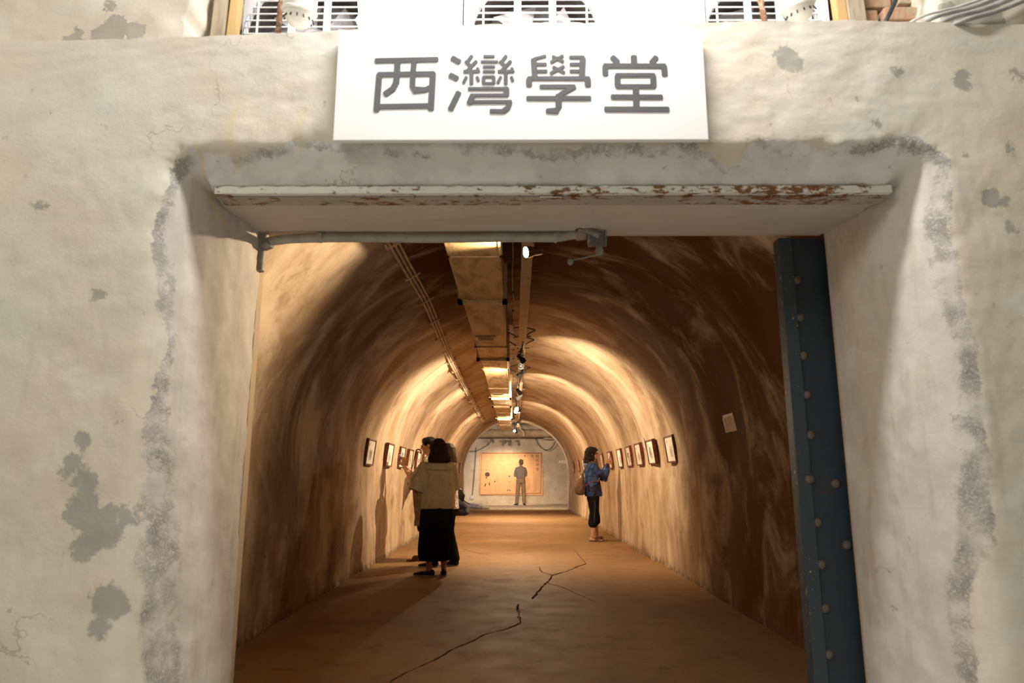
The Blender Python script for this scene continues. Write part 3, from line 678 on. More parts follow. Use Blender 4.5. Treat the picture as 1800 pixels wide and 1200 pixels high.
# twisted rusty bars
def bar(x,lean,label):
    m=MB(); n=70; V=[];F=[];k=10
    for i in range(n+1):
        z=2.56+i*1.2/n
        for q in range(k):
            a=2*pi*q/k; rr=0.0125*(1+0.22*sin(2*a+z*95))+0.0025*fbm((cos(a)*3,z*60,x),3)
            V.append((x+lean*(z-2.9)+cos(a)*rr,2.715+sin(a)*rr,z))
    for i in range(n):
        for q in range(k): F.append((i*k+q,i*k+(q+1)%k,(i+1)*k+(q+1)%k,(i+1)*k+q))
    F+=[tuple(range(k-1,-1,-1)),tuple(n*k+q for q in range(k))]
    m.add(V,F); o=m.build('rusty_bar',M['rustpole'],None,True); tag(o,label,'bar'); return o
bar(-1.058,0.015,'rusty reinforcing bar standing in front of the leftmost fan unit')
bar(1.138,-0.10,'rusty reinforcing bar leaning in front of the rightmost fan unit')
def housing(loc,tilt,label):
    t=empty('lamp_housing',loc,0,label,'lamp')
    t.rotation_euler=(0.25,tilt,0)
    prof=[(0.004,-0.098),(0.022,-0.096),(0.038,-0.088),(0.042,-0.082),(0.052,-0.070),(0.064,-0.045),(0.070,-0.02),(0.072,0.01),(0.070,0.05),(0.062,0.085),(0.05,0.11),(0.04,0.16),(0.02,0.165)]
    MB().lathe(prof,(0,0,0),(0,0,1),32).build('shell',M['plastic'],t,True)
    MB().lathe([(0.0725,0.0),(0.075,0.003),(0.075,0.01),(0.0725,0.013)],(0,0,-0.035),(0,0,1),32).build('seam_band',M['plastic'],t)
    for k in range(14):
        a=2*pi*k/14
        m=MB(); mt=Matrix.Rotation(a,4,'Z')@Matrix.Translation((0.0588,0,-0.058))@Matrix.Rotation(-0.5,4,'Y')
        m.box((-0.002,-0.0022,-0.011),(0.003,0.0022,0.011),mt); m.build('slot',M['slot'],t)
    # printed oval emblem on the side facing the hall
    m=MB()
    for k in range(9):
        a0=pi+pi*k/9; a1=pi+pi*(k+1)/9
        for (r0,r1) in ((0.020,0.026),):
            for a,b in ((a0,a1),):
                pts=[(cos(q)*rr,sin(q)*rr*0.55+0.005) for q,rr in ((a,r0),(b,r0),(b,r1),(a,r1))]
                m.add([(p[0],-sqrt(max(0.0728**2-p[0]**2,0))-0.0004,p[1]+0.02) for p in pts],[(0,1,2,3)])
    m.build('emblem_rim',simple('emblem_rim_grey',(0.30,0.30,0.36),None,9),t); m=MB()
    pts=[(-0.019,0.004),(0.019,0.004),(0.012,-0.008),(0,-0.0105),(-0.012,-0.008)]
    m.add([(p[0],-sqrt(0.0728**2-p[0]**2)-0.0004,p[1]+0.02) for p in pts],[(0,1,2,3,4)])
    eg=simple('emblem_grey',(0.30,0.30,0.36),None,9); m.build('emblem',eg,t)
    pts=[(-0.016,0.030),(0.016,0.030),(0.009,0.037),(-0.009,0.037)]; m=MB()
    m.add([(p[0],-sqrt(0.0726**2-p[0]**2)-0.0004,p[1]+0.02) for p in pts],[(0,1,2,3)])
    m.build('emblem_top',eg,t)
    return t
housing((-0.925,2.60,3.10),0.12,'white slotted dome lamp housing in front of the leftmost fan unit')
housing((1.215,2.60,3.118),-0.30,'tilted white slotted dome lamp housing in front of the rightmost fan unit')
# cables on the right end of the ledge
def cable(name,pts,r,mat,label,cat='cable',group=None):
    P=[Vector(p) for p in pts]; out=[]
    for i in range(len(P)-1):
        p0=P[max(i-1,0)];p1=P[i];p2=P[i+1];p3=P[min(i+2,len(P)-1)]
        for k in range(8):
            t=k/8; out.append(0.5*((2*p1)+(p2-p0)*t+(2*p0-5*p1+4*p2-p3)*t*t+(3*p1-p0-3*p2+p3)*t**3))
    out.append(P[-1])
    o=MB().tube(out,r,8).build(name,mat,None,True); tag(o,label,cat,group); return o
cable('black_cable',[(1.52,2.70,2.80),(1.555,2.66,2.93),(1.60,2.645,3.02),(1.66,2.63,3.14),(1.72,2.62,3.3)],0.010,M['cable_black'],'black cable rising in front of the bricks at upper right')
for k,(dz,dx,r,mt,lb) in enumerate([(0.0,0.0,0.006,'cable_white','pale thin cable, uppermost of the cables crossing the bricks'),(-0.012,0.05,0.009,'cable_grey','upper thick grey cable crossing in front of the bricks'),(-0.03,0.10,0.010,'cable_grey','middle thick grey cable crossing in front of the bricks'),(-0.05,0.15,0.010,'cable_grey','lowest thick grey cable crossing toward the upper right corner')]):
    y=2.53-0.012*k
    cable('grey_cable',[(1.50+dx,2.66,2.86),(1.60+dx,2.58,2.938+dz*.3),(1.70+dx*0.9,y,2.985+dz),(1.86+dx*0.8,y,3.03+dz),(2.02+dx*.7,y,3.09+dz),(2.3+dx*.5,y,3.2+dz)],r,M[mt],lb)
cable('looped_cable',[(1.10,2.69,2.90),(1.115,2.675,2.98),(1.135,2.67,3.03),(1.13,2.68,3.06)],0.008,M['cable_grey'],'short grey cable tied round the leaning rusty bar')
# ================================================================ TUNNEL
XC,TW,SPR,RISE = 0.03,1.87,1.25,1.84
Y0,Y1 = 3.21,25.0
def profile():
    P=[]
    for i in range(32): P.append((XC-TW,SPR*i/32,0))
    L=SPR
    n=80; last=None
    for i in range(n+1):
        a=pi-pi*i/n; P.append((XC+TW*cos(a),SPR+RISE*sin(a),1))
    for i in range(1,33): P.append((XC+TW,SPR*(1-i/32),2))
    return P
PR=profile(); S=[0]
for a,b in zip(PR,PR[1:]): S.append(S[-1]+hypot(b[0]-a[0],b[1]-a[1]))
NY=242
def vdisp(s,y):
    return (0.035*fbm((s*0.45,y*0.65,1),3)+0.012*fbm((s*0.5,y*1.5,9),3)+0.005*fbm((s*2.5,y*2.5,4),3))*min(1,(y-Y0)/0.6)
def wall_at(side,y,z):
    a=math.asin(max(0,(z-SPR)/RISE)); s=SPR+(TW+RISE)/2*a; tot=S[-1]
    return XC+side*(TW*cos(a)-vdisp(s if side<0 else tot-s,y))
def vault_piece(name,i0,i1,label):
    V=[];AR=[];LO=[];NE=[];FO=[];F=[]; nrow=i1-i0+1
    for j in range(NY+1):
        y=lerp(Y0,Y1,j/NY)
        for i in range(i0,i1+1):
            x,z,k=PR[i]; s=S[i]
            nx,nz=(x-XC)/TW,max(0,(z-SPR))/RISE
            q=hypot(nx,nz) or 1; nx/=q; nz/=q
            d=vdisp(s,y)
            V.append((x-nx*d,y,z-nz*d)); AR.append((s,y,0)); LO.append(1-sstep(1.1,2.0,z))
            side=1.0 if x>-0.9 else lerp(0.1,0.8,sstep(3.9,6.0,y))  # painted mouth shade eased on the left, where the nearest lamp shines
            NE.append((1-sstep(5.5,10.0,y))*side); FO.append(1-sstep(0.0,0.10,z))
    for j in range(NY):
        for i in range(nrow-1):
            a=j*nrow+i; F.append((a,a+1,a+nrow+1,a+nrow))
    me=bpy.data.meshes.new(name); me.from_pydata(V,[],F); me.update()
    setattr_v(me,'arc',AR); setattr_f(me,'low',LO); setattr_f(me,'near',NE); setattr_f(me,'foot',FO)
    o=link(name,me,M['vault'],None,True); tag(o,label,kind='structure'); return o
iL=32; iR=32+80
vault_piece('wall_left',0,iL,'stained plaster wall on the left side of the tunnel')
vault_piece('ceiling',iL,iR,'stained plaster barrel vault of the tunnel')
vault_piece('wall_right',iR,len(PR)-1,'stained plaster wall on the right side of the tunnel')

# ---- floor with real cracks cut into it
CR=dict(A=[(-0.69,4.031),(-0.624,4.232),(-0.488,4.535),(-0.423,4.749),(-0.302,5.002),(-0.217,5.211),(-0.068,5.381),(0.03,5.583),(0.032,6.0),(0.03,6.432)],
 B=[(0.157,6.666),(0.218,7.085),(0.347,7.682),(0.432,8.25),(0.622,8.593),(0.783,9.023),(0.941,9.376)],
 C=[(0.347,7.682),(0.481,7.409),(0.612,6.919),(0.735,6.52)],D=[(0.432,8.25),(0.325,8.541),(0.301,9.021)],
 E=[(-0.842,11.288),(-0.553,10.618),(-0.367,10.387)],F=[(0.941,9.376),(0.923,11.206)])
WID=dict(A=(0.013,0.022),B=(0.018,0.026),C=(0.014,0.008),D=(0.020,0.010),E=(0.016,0.014),F=(0.010,0.009))
def build_floor():
    pts=[(4.2,3.1),(4.2,25.0),(-4.2,25.0),(-4.2,3.1)]; faces=[list(range(4))]
    rr=random.Random(3)
    for k,L in CR.items():
        D=[]
        for (a,b),(c,d) in zip(L,L[1:]):
            n=max(1,int(hypot(c-a,d-b)/0.05))
            for i in range(n): D.append((lerp(a,c,i/n),lerp(b,d,i/n)))
        D.append(L[-1]); n=len(D); Lf=[];Rt=[]
        w0,w1=WID[k]
        for i,(x,y) in enumerate(D):
            a=D[max(i-1,0)]; c=D[min(i+1,n-1)]; dx,dy=c[0]-a[0],c[1]-a[1]; q=hypot(dx,dy); nx,ny=-dy/q,dx/q
            w=lerp(w0,w1,i/(n-1))*(0.45+1.1*rr.random())*0.5
            if i in(0,n-1): w*=0.3
            j=0.010*fbm((x*9,y*9,ord(k)),3)+0.012*fbm((x*2.2,y*2.2,ord(k)),2)
            if i in (0,n-1): j=0
            Lf.append((x+nx*(j+w),y+ny*(j+w))); Rt.append((x+nx*(j-w),y+ny*(j-w)))
        for i in range(n-1):
            b=len(pts); pts+= [Lf[i],Rt[i],Rt[i+1],Lf[i+1]]; faces.append([b,b+1,b+2,b+3])
    v,e,f,ov,oe,of=delaunay_2d_cdt([Vector(p) for p in pts],[],faces,1,1e-5)
    V=[(p.x,p.y,0.0) for p in v]; keep=[];cut=[]
    for q,ids in zip(f,of):
        if any(i>0 for i in ids): cut.append(tuple(q))
        elif ids: keep.append(tuple(q))
    # groove: drop a copy of the cut faces and wall the rim
    from collections import Counter
    ec=Counter()
    for q in cut:
        for a,b in zip(q,q[1:]+q[:1]): ec[tuple(sorted((a,b)))]+=1
    n=len(V); V+=[(p[0],p[1],-0.035) for p in V[:n]]
    F=keep+[tuple(i+n for i in q) for q in cut]
    for (a,b),c in ec.items():
        if c==1: F.append((a,b,b+n,a+n))
    me=bpy.data.meshes.new('floor'); me.from_pydata(V,[],F); me.update()
    bm=bmesh.new(); bm.from_mesh(me); bmesh.ops.delete(bm,geom=[q for q in bm.verts if not q.link_faces],context='VERTS')
    for q in bm.faces:
        if abs(q.normal.z)>0.5 and q.normal.z<0: q.normal_flip()
    bm.to_mesh(me); bm.free()
    o=link('floor',me,M['floor']); tag(o,'brown cracked concrete floor of the tunnel',kind='structure')
build_floor()

# ---- hall in front (behind the camera) so the light bounces
def wallbox(name,lo,hi,mat,label=None):
    o=MB().box(lo,hi).build(name,mat); tag(o,label,kind='structure'); return o
hallm=simple('hall_plaster',(0.66,0.63,0.57),(0.60,0.57,0.51),2,0.85)
wallbox('floor_hall',(-4.2,-6.2,-0.1),(4.2,3.1,0.0),simple('hall_floor_paint',(0.72,0.70,0.665),(0.66,0.64,0.60),3,0.6))
wallbox('wall_hall_left',(-4.4,-6.2,0),(-4.2,3.3,5.2),hallm); wallbox('wall_hall_right',(4.2,-6.2,0),(4.4,3.3,5.2),hallm)
wallbox('wall_hall_back',(-4.4,-6.2,0),(4.4,-6.0,5.2),hallm); wallbox('ceiling_hall',(-4.4,-6.2,5.2),(4.4,3.4,5.3),hallm)

# ---- cross passage at the far end
PZ=0.06
pf=MB()
edge=[(2.3,25.0),(-0.9,25.05),(-1.15,25.15),(-1.35,25.45),(-1.62,26.1),(-1.95,26.7),(-2.6,27.1),(-6,27.2)]
V=[(x,y,PZ) for x,y in edge]+[(-6,29.4,PZ),(6,29.4,PZ),(6,25,PZ)]
pf.add(V,[tuple(range(len(V)))]); n_=len(edge)
pf.add([(x,y,PZ) for x,y in edge]+[(x,y,-0.02) for x,y in edge],[(i,i+1,i+1+n_,i+n_) for i in range(n_-1)])
o=pf.build('floor_passage',simple('passage_concrete',(0.52,0.43,0.33),(0.44,0.36,0.27),5,0.7)); tag(o,'raised concrete floor of the passage at the tunnel end',kind='structure')
wallbox('floor_gutter',(-6,25,-0.06),(-0.8,29.4,-0.004),M['floor'])
kb=MB()
K=[Vector((x,y,0)) for x,y in edge[1:7]]
sec=[(0.0,0.0),(0.0,0.10),(0.16,0.13),(0.17,0.062)]
V=[];F=[]
for i,p in enumerate(K):
    d=(K[min(i+1,len(K)-1)]-K[max(i-1,0)]).normalized(); nrm=Vector((d.y,-d.x,0))
    h=min(1.0,i/2.0)
    for (a,z) in sec: V.append((p.x-nrm.x*-a, p.y-nrm.y*-a, max(z*h,0.0)+(PZ+0.002 if z>0.05 else -0.01)))
for i in range(len(K)-1):
    for q in range(3): F.append((i*4+q,i*4+q+1,(i+1)*4+q+1,(i+1)*4+q))
kb.add(V,F); o=kb.build('trim_1',M['back']); tag(o,'low curved concrete kerb at the left of the passage floor',kind='structure')
bk=wallbox('wall_back',(-6,29.0,0),(6,29.2,3.5),M['back'],'blotchy plaster wall closing the passage at the far end')
MB().box((-6,28.86,PZ),(6,29.0,PZ+0.13),bev=0.01).build('baseboard_back',M['back']); tag(bpy.data.objects['baseboard_back'],kind='structure')
wallbox('ceiling_passage',(-6,25.0,3.3),(6,29.2,3.4),M['back'])
wallbox('wall_passage_left',(-6.0,24.99,0),(XC-TW-0.02,25.05,3.4),M['back']); wallbox('wall_passage_right',(XC+TW+0.05,24.99,0),(6,25.05,3.4),M['back'])
wallbox('wall_passage_side_left',(-6.2,25,0),(-6,29.2,3.4),M['back']); wallbox('wall_passage_side_right',(6,25,0),(6.2,29.2,3.4),M['back'])
# spandrel above the tunnel end
sp=MB(); n=60; V=[];F=[]
for i in range(n+1):
    a=pi-pi*i/n; V+=[(XC+(TW+0.03)*cos(a),25.0,SPR+(RISE+0.03)*sin(a)),(XC+(TW+0.03)*cos(a),25.0,3.4)]
for i in range(n): F.append((2*i,2*i+1,2*i+3,2*i+2))
sp.add(V,F); o=sp.build('wall_passage_front',M['back']); tag(o,kind='structure')
wallbox('roof_fill',(-4.2,3.21,3.42),(4.2,25.05,3.5),M['back'])
bpy.data.objects['roof_fill'].name='ceiling_outer'
wallbox('wall_outer_left',(-4.3,3.2,0),(-4.2,25.0,3.5),M['back']); wallbox('wall_outer_right',(4.2,3.2,0),(4.3,25.0,3.5),M['back'])

# big pipes and cable tray crossing the passage under its ceiling
def xpipe(name,y,z,r,mat,label,x0=-6.0,x1=6.0):
    o=MB().tube([(x0,y,z),(x1,y,z)],r,20).build(name,mat,None,True); tag(o,label,'pipe'); return o
pipem=simple('passage_pipe',(0.36,0.28,0.20),(0.27,0.20,0.14),5,0.6)
pipel=simple('passage_pipe_grey',(0.42,0.36,0.32),(0.33,0.28,0.25),5,0.6)
xpipe('overhead_pipe',27.6,2.865,0.15,pipem,'thick brown pipe crossing under the passage ceiling, lowest of the pair')
xpipe('overhead_pipe',28.2,3.13,0.14,pipel,'thick greyish pipe crossing behind and above the brown pipe')
o=MB().box((-6,28.3,2.70),(6,28.5,2.725)).box((-6,28.3,2.70),(6,28.31,2.76)).box((-6,28.49,2.70),(6,28.5,2.76)).build('cable_ladder',pipem); tag(o,'thin metal cable tray crossing above the banner','tray')
o=MB().box((1.18,28.05,2.64),(1.85,28.3,2.72),bev=0.01).build('wall_shelf_bracket',M['bracket']); tag(o,'flat dark bracket hanging at the right under the passage tray','bracket')
for x,l in ((-1.05,'first'),(-0.35,'second'),(0.55,'third')):
    pass
cable('drooping_cable',[(0.85,28.4,2.71),(1.0,28.45,2.42),(1.28,28.5,2.24),(1.55,28.45,2.36),(1.72,28.4,2.71)],0.016,M['cable_black'],'dark cable drooping in a loop right of the banner top')
cable('drooping_cable',[(-1.95,28.8,2.20),(-1.6,28.85,2.22),(-1.2,28.8,2.42),(-0.85,28.45,2.71)],0.014,M['cable_black'],'dark cable slanting down to the left of the four small spotlights')
cable('white_cable_loop',[(0.16,26.2,3.30),(0.20,26.2,2.95),(0.30,26.2,2.85),(0.34,26.2,2.72),(0.30,26.2,2.66)],0.010,M['cable_white'],'pale cable loop hanging beside the farthest lit lamp')
# vertical conduit with a socket on the left of the back wall
vc=empty('wall_conduit',(-1.63,28.97,0.5),0,'bluish vertical conduit with a small socket box, left of the banner','conduit')
MB().tube([(0.0,0,1.86),(-0.03,0,1.2),(-0.07,0,0.6),(-0.13,0,-0.1)],0.018,8).build('tube',simple('conduit_mauve',(0.16,0.14,0.17),None,9),vc,True)
MB().box((-0.21,-0.035,-0.24),(-0.07,0.028,-0.12),bev=0.008).build('socket_box',simple('socket_white',(0.55,0.52,0.55),None,9),vc)
# small pale direction sign
ds=empty('direction_plaque',(2.02,28.985,1.77),0,'small pale strip sign with dark marks at the right end of the far wall','sign')
MB().box((-0.17,-0.01,-0.05),(0.17,0.01,0.05)).build('plate',M['mat'],ds)
for k in range(3):
    x=-0.09+k*0.1; m=MB(); m.box((x-0.03,-0.013,-0.006),(x+0.03,-0.009,0.010)); m.box((x-0.006,-0.013,-0.035),(x+0.008,-0.009,0.035)); m.build('mark',M['print_line'],ds)

# ---- banner
BX0,BX1,BZ0,BZ1=-1.47,1.16,0.41,2.15
bn=empty('wall_banner',((BX0+BX1)/2,28.98,BZ0),0,'large tan banner with a line map, drawn children and vertical writing on the far wall','banner')
W_=BX1-BX0; H_=BZ1-BZ0
MB().box((-W_/2,-0.006,0),(W_/2,0.012,H_)).build('cloth',M['banner'],bn)
# pixel helper: banner-crop fractions (0..1 across, 0..1 down) to banner coordinates
def bp(u,v): return ((u-0.5)*W_,(1-v)*H_)
def bline(m,pts,w):
    for a,b in zip(pts,pts[1:]):
        A=Vector(bp(*a));B=Vector(bp(*b)); d=(B-A); 
        if d.length<1e-5: continue
        d.normalize(); n=Vector((-d.y,d.x))*w/2
        q=[A+n,A-n,B-n,B+n]; m.add([(p.x,-0.0075,p.y) for p in q],[(0,1,2,3)])
def bdot(m,u,v,ru,rv=None,n=14,y=-0.0078):
    c=Vector(bp(u,v)); rv=rv or ru
    m.add([(c.x+cos(2*pi*k/n)*ru,y,c.y+sin(2*pi*k/n)*rv) for k in range(n)],[tuple(range(n))])
def C(X,Y): return ((X-130)/(1345-130),(Y-170)/(990-170))     # banner crop units
m=MB()
bline(m,[C(168,182),C(1335,182)],0.028); bline(m,[C(150,985),C(1310,955)],0.022); bline(m,[C(168,182),C(140,985)],0.016); bline(m,[C(1330,182),C(1302,955)],0.024)
m.build('border',M['print_red'],bn)
m=MB()
for L in ([(220,450),(280,352),(352,352),(357,225)],[(408,225),(405,350),(490,350),(505,300),(520,222)],[(560,225),(550,345),(645,340),(660,215)],[(712,215),(700,340)],[(695,345),(770,348),(800,380)],
          [(270,450),(320,398),(385,398),(392,525),(430,525),(440,400),(545,398),(545,495),(605,495),(612,398),(750,400),(775,425)],[(1165,190),(1165,945)],[(1165,562),(1310,562)],[(1210,575),(1205,940)],
          [(352,225),(420,225)],[(520,222),(565,225)],[(660,215),(715,215)]):
    bline(m,[C(*p) for p in L],0.009)
m.build('map_drawing',M['print_line'],bn)
# columns of small writing
m=MB(); rr=random.Random(11)
def column(x,y0,y1,s,st):
    y=y0
    while y<y1:
        for k in range(3):
            dx=rr.uniform(-s,s); dy=rr.uniform(-s,s)
            if rr.random()<0.5: bline(m,[C(x-s,y+dy),C(x+s,y+dy*0.6)],0.006)
            else: bline(m,[C(x+dx,y-s),C(x+dx*0.6,y+s)],0.006)
        y+=st
for (x,y0,y1,s,st) in [(380,250,290,7,18),(535,245,310,7,18),(685,245,310,8,18),(415,420,500,6,17),(580,420,480,6,17),(740,365,372,6,10),(870,235,280,5,18),(905,235,290,5,18),(940,235,300,5,18),(855,390,510,5,20),
    (995,260,345,7,20),(1080,220,400,4,20),(1110,240,440,4,20),(1130,250,350,9,22),(1130,375,470,6,19),(1065,300,470,4,20),(1095,400,540,4,20),
    (1205,590,650,5,16),(1245,590,650,5,16),(1275,590,640,5,16),(1190,670,930,5,15),(1225,670,900,5,15),(1260,670,860,5,15)]: column(x,y0,y1,s,st)
m.build('small_writing',M['print_line'],bn)
m=MB()
for x in (1000,1138):
    bline(m,[C(x+18,212),C(x-8,225),C(x-16,245),C(x+2,250),C(x+22,240),C(x+14,228),C(x-4,232)],0.016)
m.build('red_heading',M['print_red'],bn)
# title, the four characters of the sign set vertically
GC=[( -0.447,2.592),(-0.133,2.60),(0.183,2.60),(0.497,2.60)]
m=MB()
for gi,strokes in enumerate(GLYPHS):
    xs=[p[0] for s_ in strokes for p in s_[0]]; zs=[p[1] for s_ in strokes for p in s_[0]]
    cx,cz=(min(xs)+max(xs))/2,(min(zs)+max(zs))/2; c=bp(*C(1243,(240,320,405,490)[gi])); sc=0.50
    mm=MB()
    for pts,w in strokes: capsule(mm,pts,w*0.8,-0.0082,-0.006,cx,cz,sc)
    m.add([(v[0]+c[0],v[1],v[2]+c[1]) for v in mm.v],mm.f)
m.build('title_characters',M['print_black'],bn)
# drawn children
m=MB(); ln=MB()
bdot(m,*C(280,595),0.105,0.095); bdot(m,*C(262,655),0.035,0.03)
for p,q in (((255,770),(235,815)),((318,750),(322,800))): bline(m,[C(*p),C(*q)],0.045)
bline(m,[C(225,822),C(245,812)],0.03); bline(m,[C(322,800),C(308,798)],0.03)
for x,y in ((255,512),(308,515)): bdot(m,*C(x,y),0.018,0.012)
bdot(m,*C(425,730),0.03,0.035); bdot(m,*C(705,630),0.035,0.03); bdot(m,*C(458,690),0.014); bdot(m,*C(512,688),0.014)
for p,q in (((685,885),(660,912)),((705,885),(722,912))): bline(m,[C(*p),C(*q)],0.032)
bline(m,[C(698,738),C(720,738)],0.02)
m.build('figure_fill',M['print_black'],bn)
def ring(cx,cy,r,w,n=18): bline(ln,[C(cx+r*cos(2*pi*k/n),cy+r*sin(2*pi*k/n)) for k in range(n+1)],w)
ring(480,632,20,0.008); ring(572,592,12,0.007); ring(602,562,9,0.007)
for L in ([(275,690),(268,770)],[(312,690),(318,750)],[(440,745),(480,720),(520,760),(540,800)],[(430,830),(465,810),(500,830),(510,930)],[(440,835),(445,935)],[(680,650),(655,700),(690,720),(690,880)],[(715,650),(735,720),(712,740),(710,880)],[(625,580),(660,625),(690,650)],[(480,700),(470,750),(500,745)],[(425,940),(450,940)],[(490,940),(515,940)],[(250,500),(275,505)],[(300,500),(320,512)]):
    bline(ln,[C(*p) for p in L],0.008)
ln.build('figure_outline',M['print_line'],bn)

# ================================================================ ceiling services
du=empty('ventilation_duct',(-0.285,3.3,2.65),0,'long beige sheet-metal ventilation duct under the vault, left of the lamp tray','duct')
JO=[3.25,4.66,5.90,8.10,8.92,9.87,12.0,13.5,15.04,16.6,18.3,20.4,22.8]
for k,(a,b) in enumerate(zip(JO,JO[1:])):
    e=0.0 if a<5.8 else (0.012 if a<8.9 else 0.02)
    MB().box((-0.192+e,a-3.3+0.004,0.0+e*0.6),(0.187-e*0.4,b-3.3-0.004,0.33),bev=0.004).build('duct_section',M['duct'],du)
    # side edge seam
    MB().box((0.172-e*.4,a-3.3+0.02,-0.004+e*0.6),(0.178-e*.4,b-3.3-0.02,0.004)).build('seam',M['duct'],du)
for k,y in enumerate(JO[1:-1]):
    big=y in (5.90,8.92,13.5,15.04,18.3)
    w=0.03 if big else 0.007; t_=0.028 if big else 0.008
    f=MB().box((-0.192-w,y-3.3-t_,-w),(0.187+w,y-3.3+t_,0.012)).box((-0.192-w,y-3.3-t_,-w),(-0.192+0.014,y-3.3+t_,0.34)).box((0.187-0.012,y-3.3-t_,-w),(0.187+w,y-3.3+t_,0.34)).build('flange',M['flange'],du)
    if big:
        for xx in (-0.15,-0.05,0.05,0.15):
            MB().lathe([(0.006,0),(0.006,0.006),(0.003,0.007)],(xx,y-3.3-t_-0.0,-w+0.012),(0,-1,0),8).build('bolt',M['bracket'],f)
for y in (7.55,12.75,17.4):
    g=MB().box((-0.155,y-3.3-0.10,-0.012),(0.075,y-3.3+0.10,0.008)).build('vent_grille',M['flange'],du)
    MB().box((-0.125,y-3.3-0.075,-0.0135),(0.05,y-3.3+0.075,-0.0115)).build('opening',M['slot'],g)
    for k in range(11):
        x=-0.118+k*0.0161; MB().box((x-0.0022,y-3.3-0.075,-0.016),(x+0.0022,y-3.3+0.075,-0.013)).build('vane',M['flange'],g)
for y in (4.2,7.0,10.8,14.2,17.5,21.0):
    MB().box((-0.205,y-3.3-0.012,0.1),(-0.195,y-3.3+0.012,0.36)).box((0.195,y-3.3-0.012,0.1),(0.205,y-3.3+0.012,0.40)).build('hanger',M['bracket'],du)

tr=empty('lamp_tray',(0.10,3.3,2.86),0,'flat beige cable trunk carrying the spotlights along the vault crown','tray')
TJ=[3.3,5.75,8.6,9.4,11.2,13.9,16.4,19.0,21.5,24.3]
for k,(a,b) in enumerate(zip(TJ,TJ[1:])):
    w=0.048 if k!=0 else 0.046
    MB().box((-w,a-3.3+0.004,0.0),(w,b-3.3-0.004,0.045),bev=0.003).build('tray_section',M['tray'],tr)
    MB().box((-w-0.02,b-3.3-0.02,0.02),(w+0.06,b-3.3+0.02,0.03)).build('joint_bracket',M['iron'],tr)
    MB().tube([(0.0,(a+b)/2-3.3,0.04),(0.0,(a+b)/2-3.3,0.24)],0.006,8).build('drop_rod',M['bracket'],tr)
MB().box((0.012,2.6,-0.007),(0.034,4.4,-0.001)).build('cover_strip',M['tray'],tr)
# thin conduit with knots, between duct and tray
tc=empty('crown_conduit',(-0.02,3.3,3.05),0,'thin dark conduit with tie knots between the duct and the lamp tray','conduit')
MB().tube([(0.006*sin(i*1.7),i*0.5,0.012*sin(i*0.9)-0.02) for i in range(0,38)],0.007,7).build('tube',M['conduit'],tc,True)
for i in range(22):
    y=0.4+i*0.82; MB().lathe([(0.008,-0.012),(0.014,-0.006),(0.014,0.006),(0.008,0.012)],(0,y,-0.018),(0,1,0),8).build('tie',M['iron'],tc)
MB().box((-0.05,4.9,-0.10),(0.0,6.4,-0.02)).build('junction_cover',simple('cover_pale',(0.55,0.43,0.33),(0.46,0.35,0.26),8,0.6),tc)
# three conduits with clips along the left haunch
cb=empty('conduit_bundle',(-0.88,3.4,2.80),0,'bundle of three pale conduits clipped along the left haunch of the vault','conduit')
def bz(y): return interp([(3.3,2.818),(5.2,2.82),(6.6,2.833),(8.5,2.809),(10.2,2.796),(13.7,2.79),(24,2.79)],y)
def bxx(y): return -sqrt(max(0.01,1-((bz(y)-SPR)/RISE)**2))*TW+XC+0.045
for k in range(3):
    pts=[]
    for i in range(0,36):
        y=3.4+i*0.5; a=math.atan2(bz(y)-SPR,-(bxx(y)-XC)); tx,tz=sin(a),cos(a)
        off=(k-1)*0.034
        pts.append((bxx(y)+0.88+tx*off,y-3.4,bz(y)-2.80+tz*off))
    MB().tube(pts,0.0155,8).build('conduit',M['conduit'],cb,True)
for i in range(20):
    y=4.0+i*0.85; a=math.atan2(bz(y)-SPR,-(bxx(y)-XC)); mt=Matrix.Translation((bxx(y)+0.88,y-3.4,bz(y)-2.80))@Matrix.Rotation(-(pi/2-a),4,'Y')
    MB().box((-0.062,-0.014,-0.021),(0.062,0.014,-0.016),mt).box((-0.075,-0.014,-0.02),(-0.055,0.014,0.02),mt).box((0.055,-0.014,-0.02),(0.075,0.014,0.02),mt).build('clip',M['conduit'],cb)
# wire loops around the tray
for k,(y,s,l) in enumerate([(8.45,1,'dark wire loop on the lamp tray, first before the cable coil'),(9.05,1,'dark wire loop on the lamp tray just before the cable coil'),(11.4,1,'dark wire loop on the lamp tray just beyond the cable coil'),(14.0,1,'dark wire loop on the lamp tray well beyond the cable coil')]):
    cable('wire_loop',[(0.02,y,2.853),(-0.06,y,2.90),(-0.10,y+0.03,2.93),(-0.03,y+0.05,2.97),(0.10,y+0.05,2.99),(0.22,y+0.03,2.955),(0.26,y,2.93),(0.20,y-0.03,2.90),(0.155,y,2.87)],0.007,M['cable_black'],l)
cl=empty('cable_coil',(0.085,9.3,2.72),0,'hanging coil of black and silver cable under the lamp tray','cable')
for k in range(15):
    pts=[]
    for q in range(17):
        a=2*pi*q/16; rr=0.046-0.012*abs(k-7)/7
        pts.append((cos(a)*rr,sin(a)*rr*0.8,-0.13+k*0.0165+0.02*sin(a+k*1.9)))
    MB().tube(pts,0.0085,6,cap=False).build('turn',M['chrome'] if k%2 else M['cable_black'],cl,True)
MB().tube([(0,0,0.09),(0.012,-0.02,0.17),(-0.01,-0.25,0.16),(0.02,-0.5,0.155)],[0.02,0.012,0.010,0.010],8).build('lead',M['cable_black'],cl,True)
MB().tube([(0.03,-0.12,0.10),(0.035,-0.3,0.115),(0.03,-0.52,0.12)],0.012,8).build('foil_sleeve',M['chrome'],cl,True)

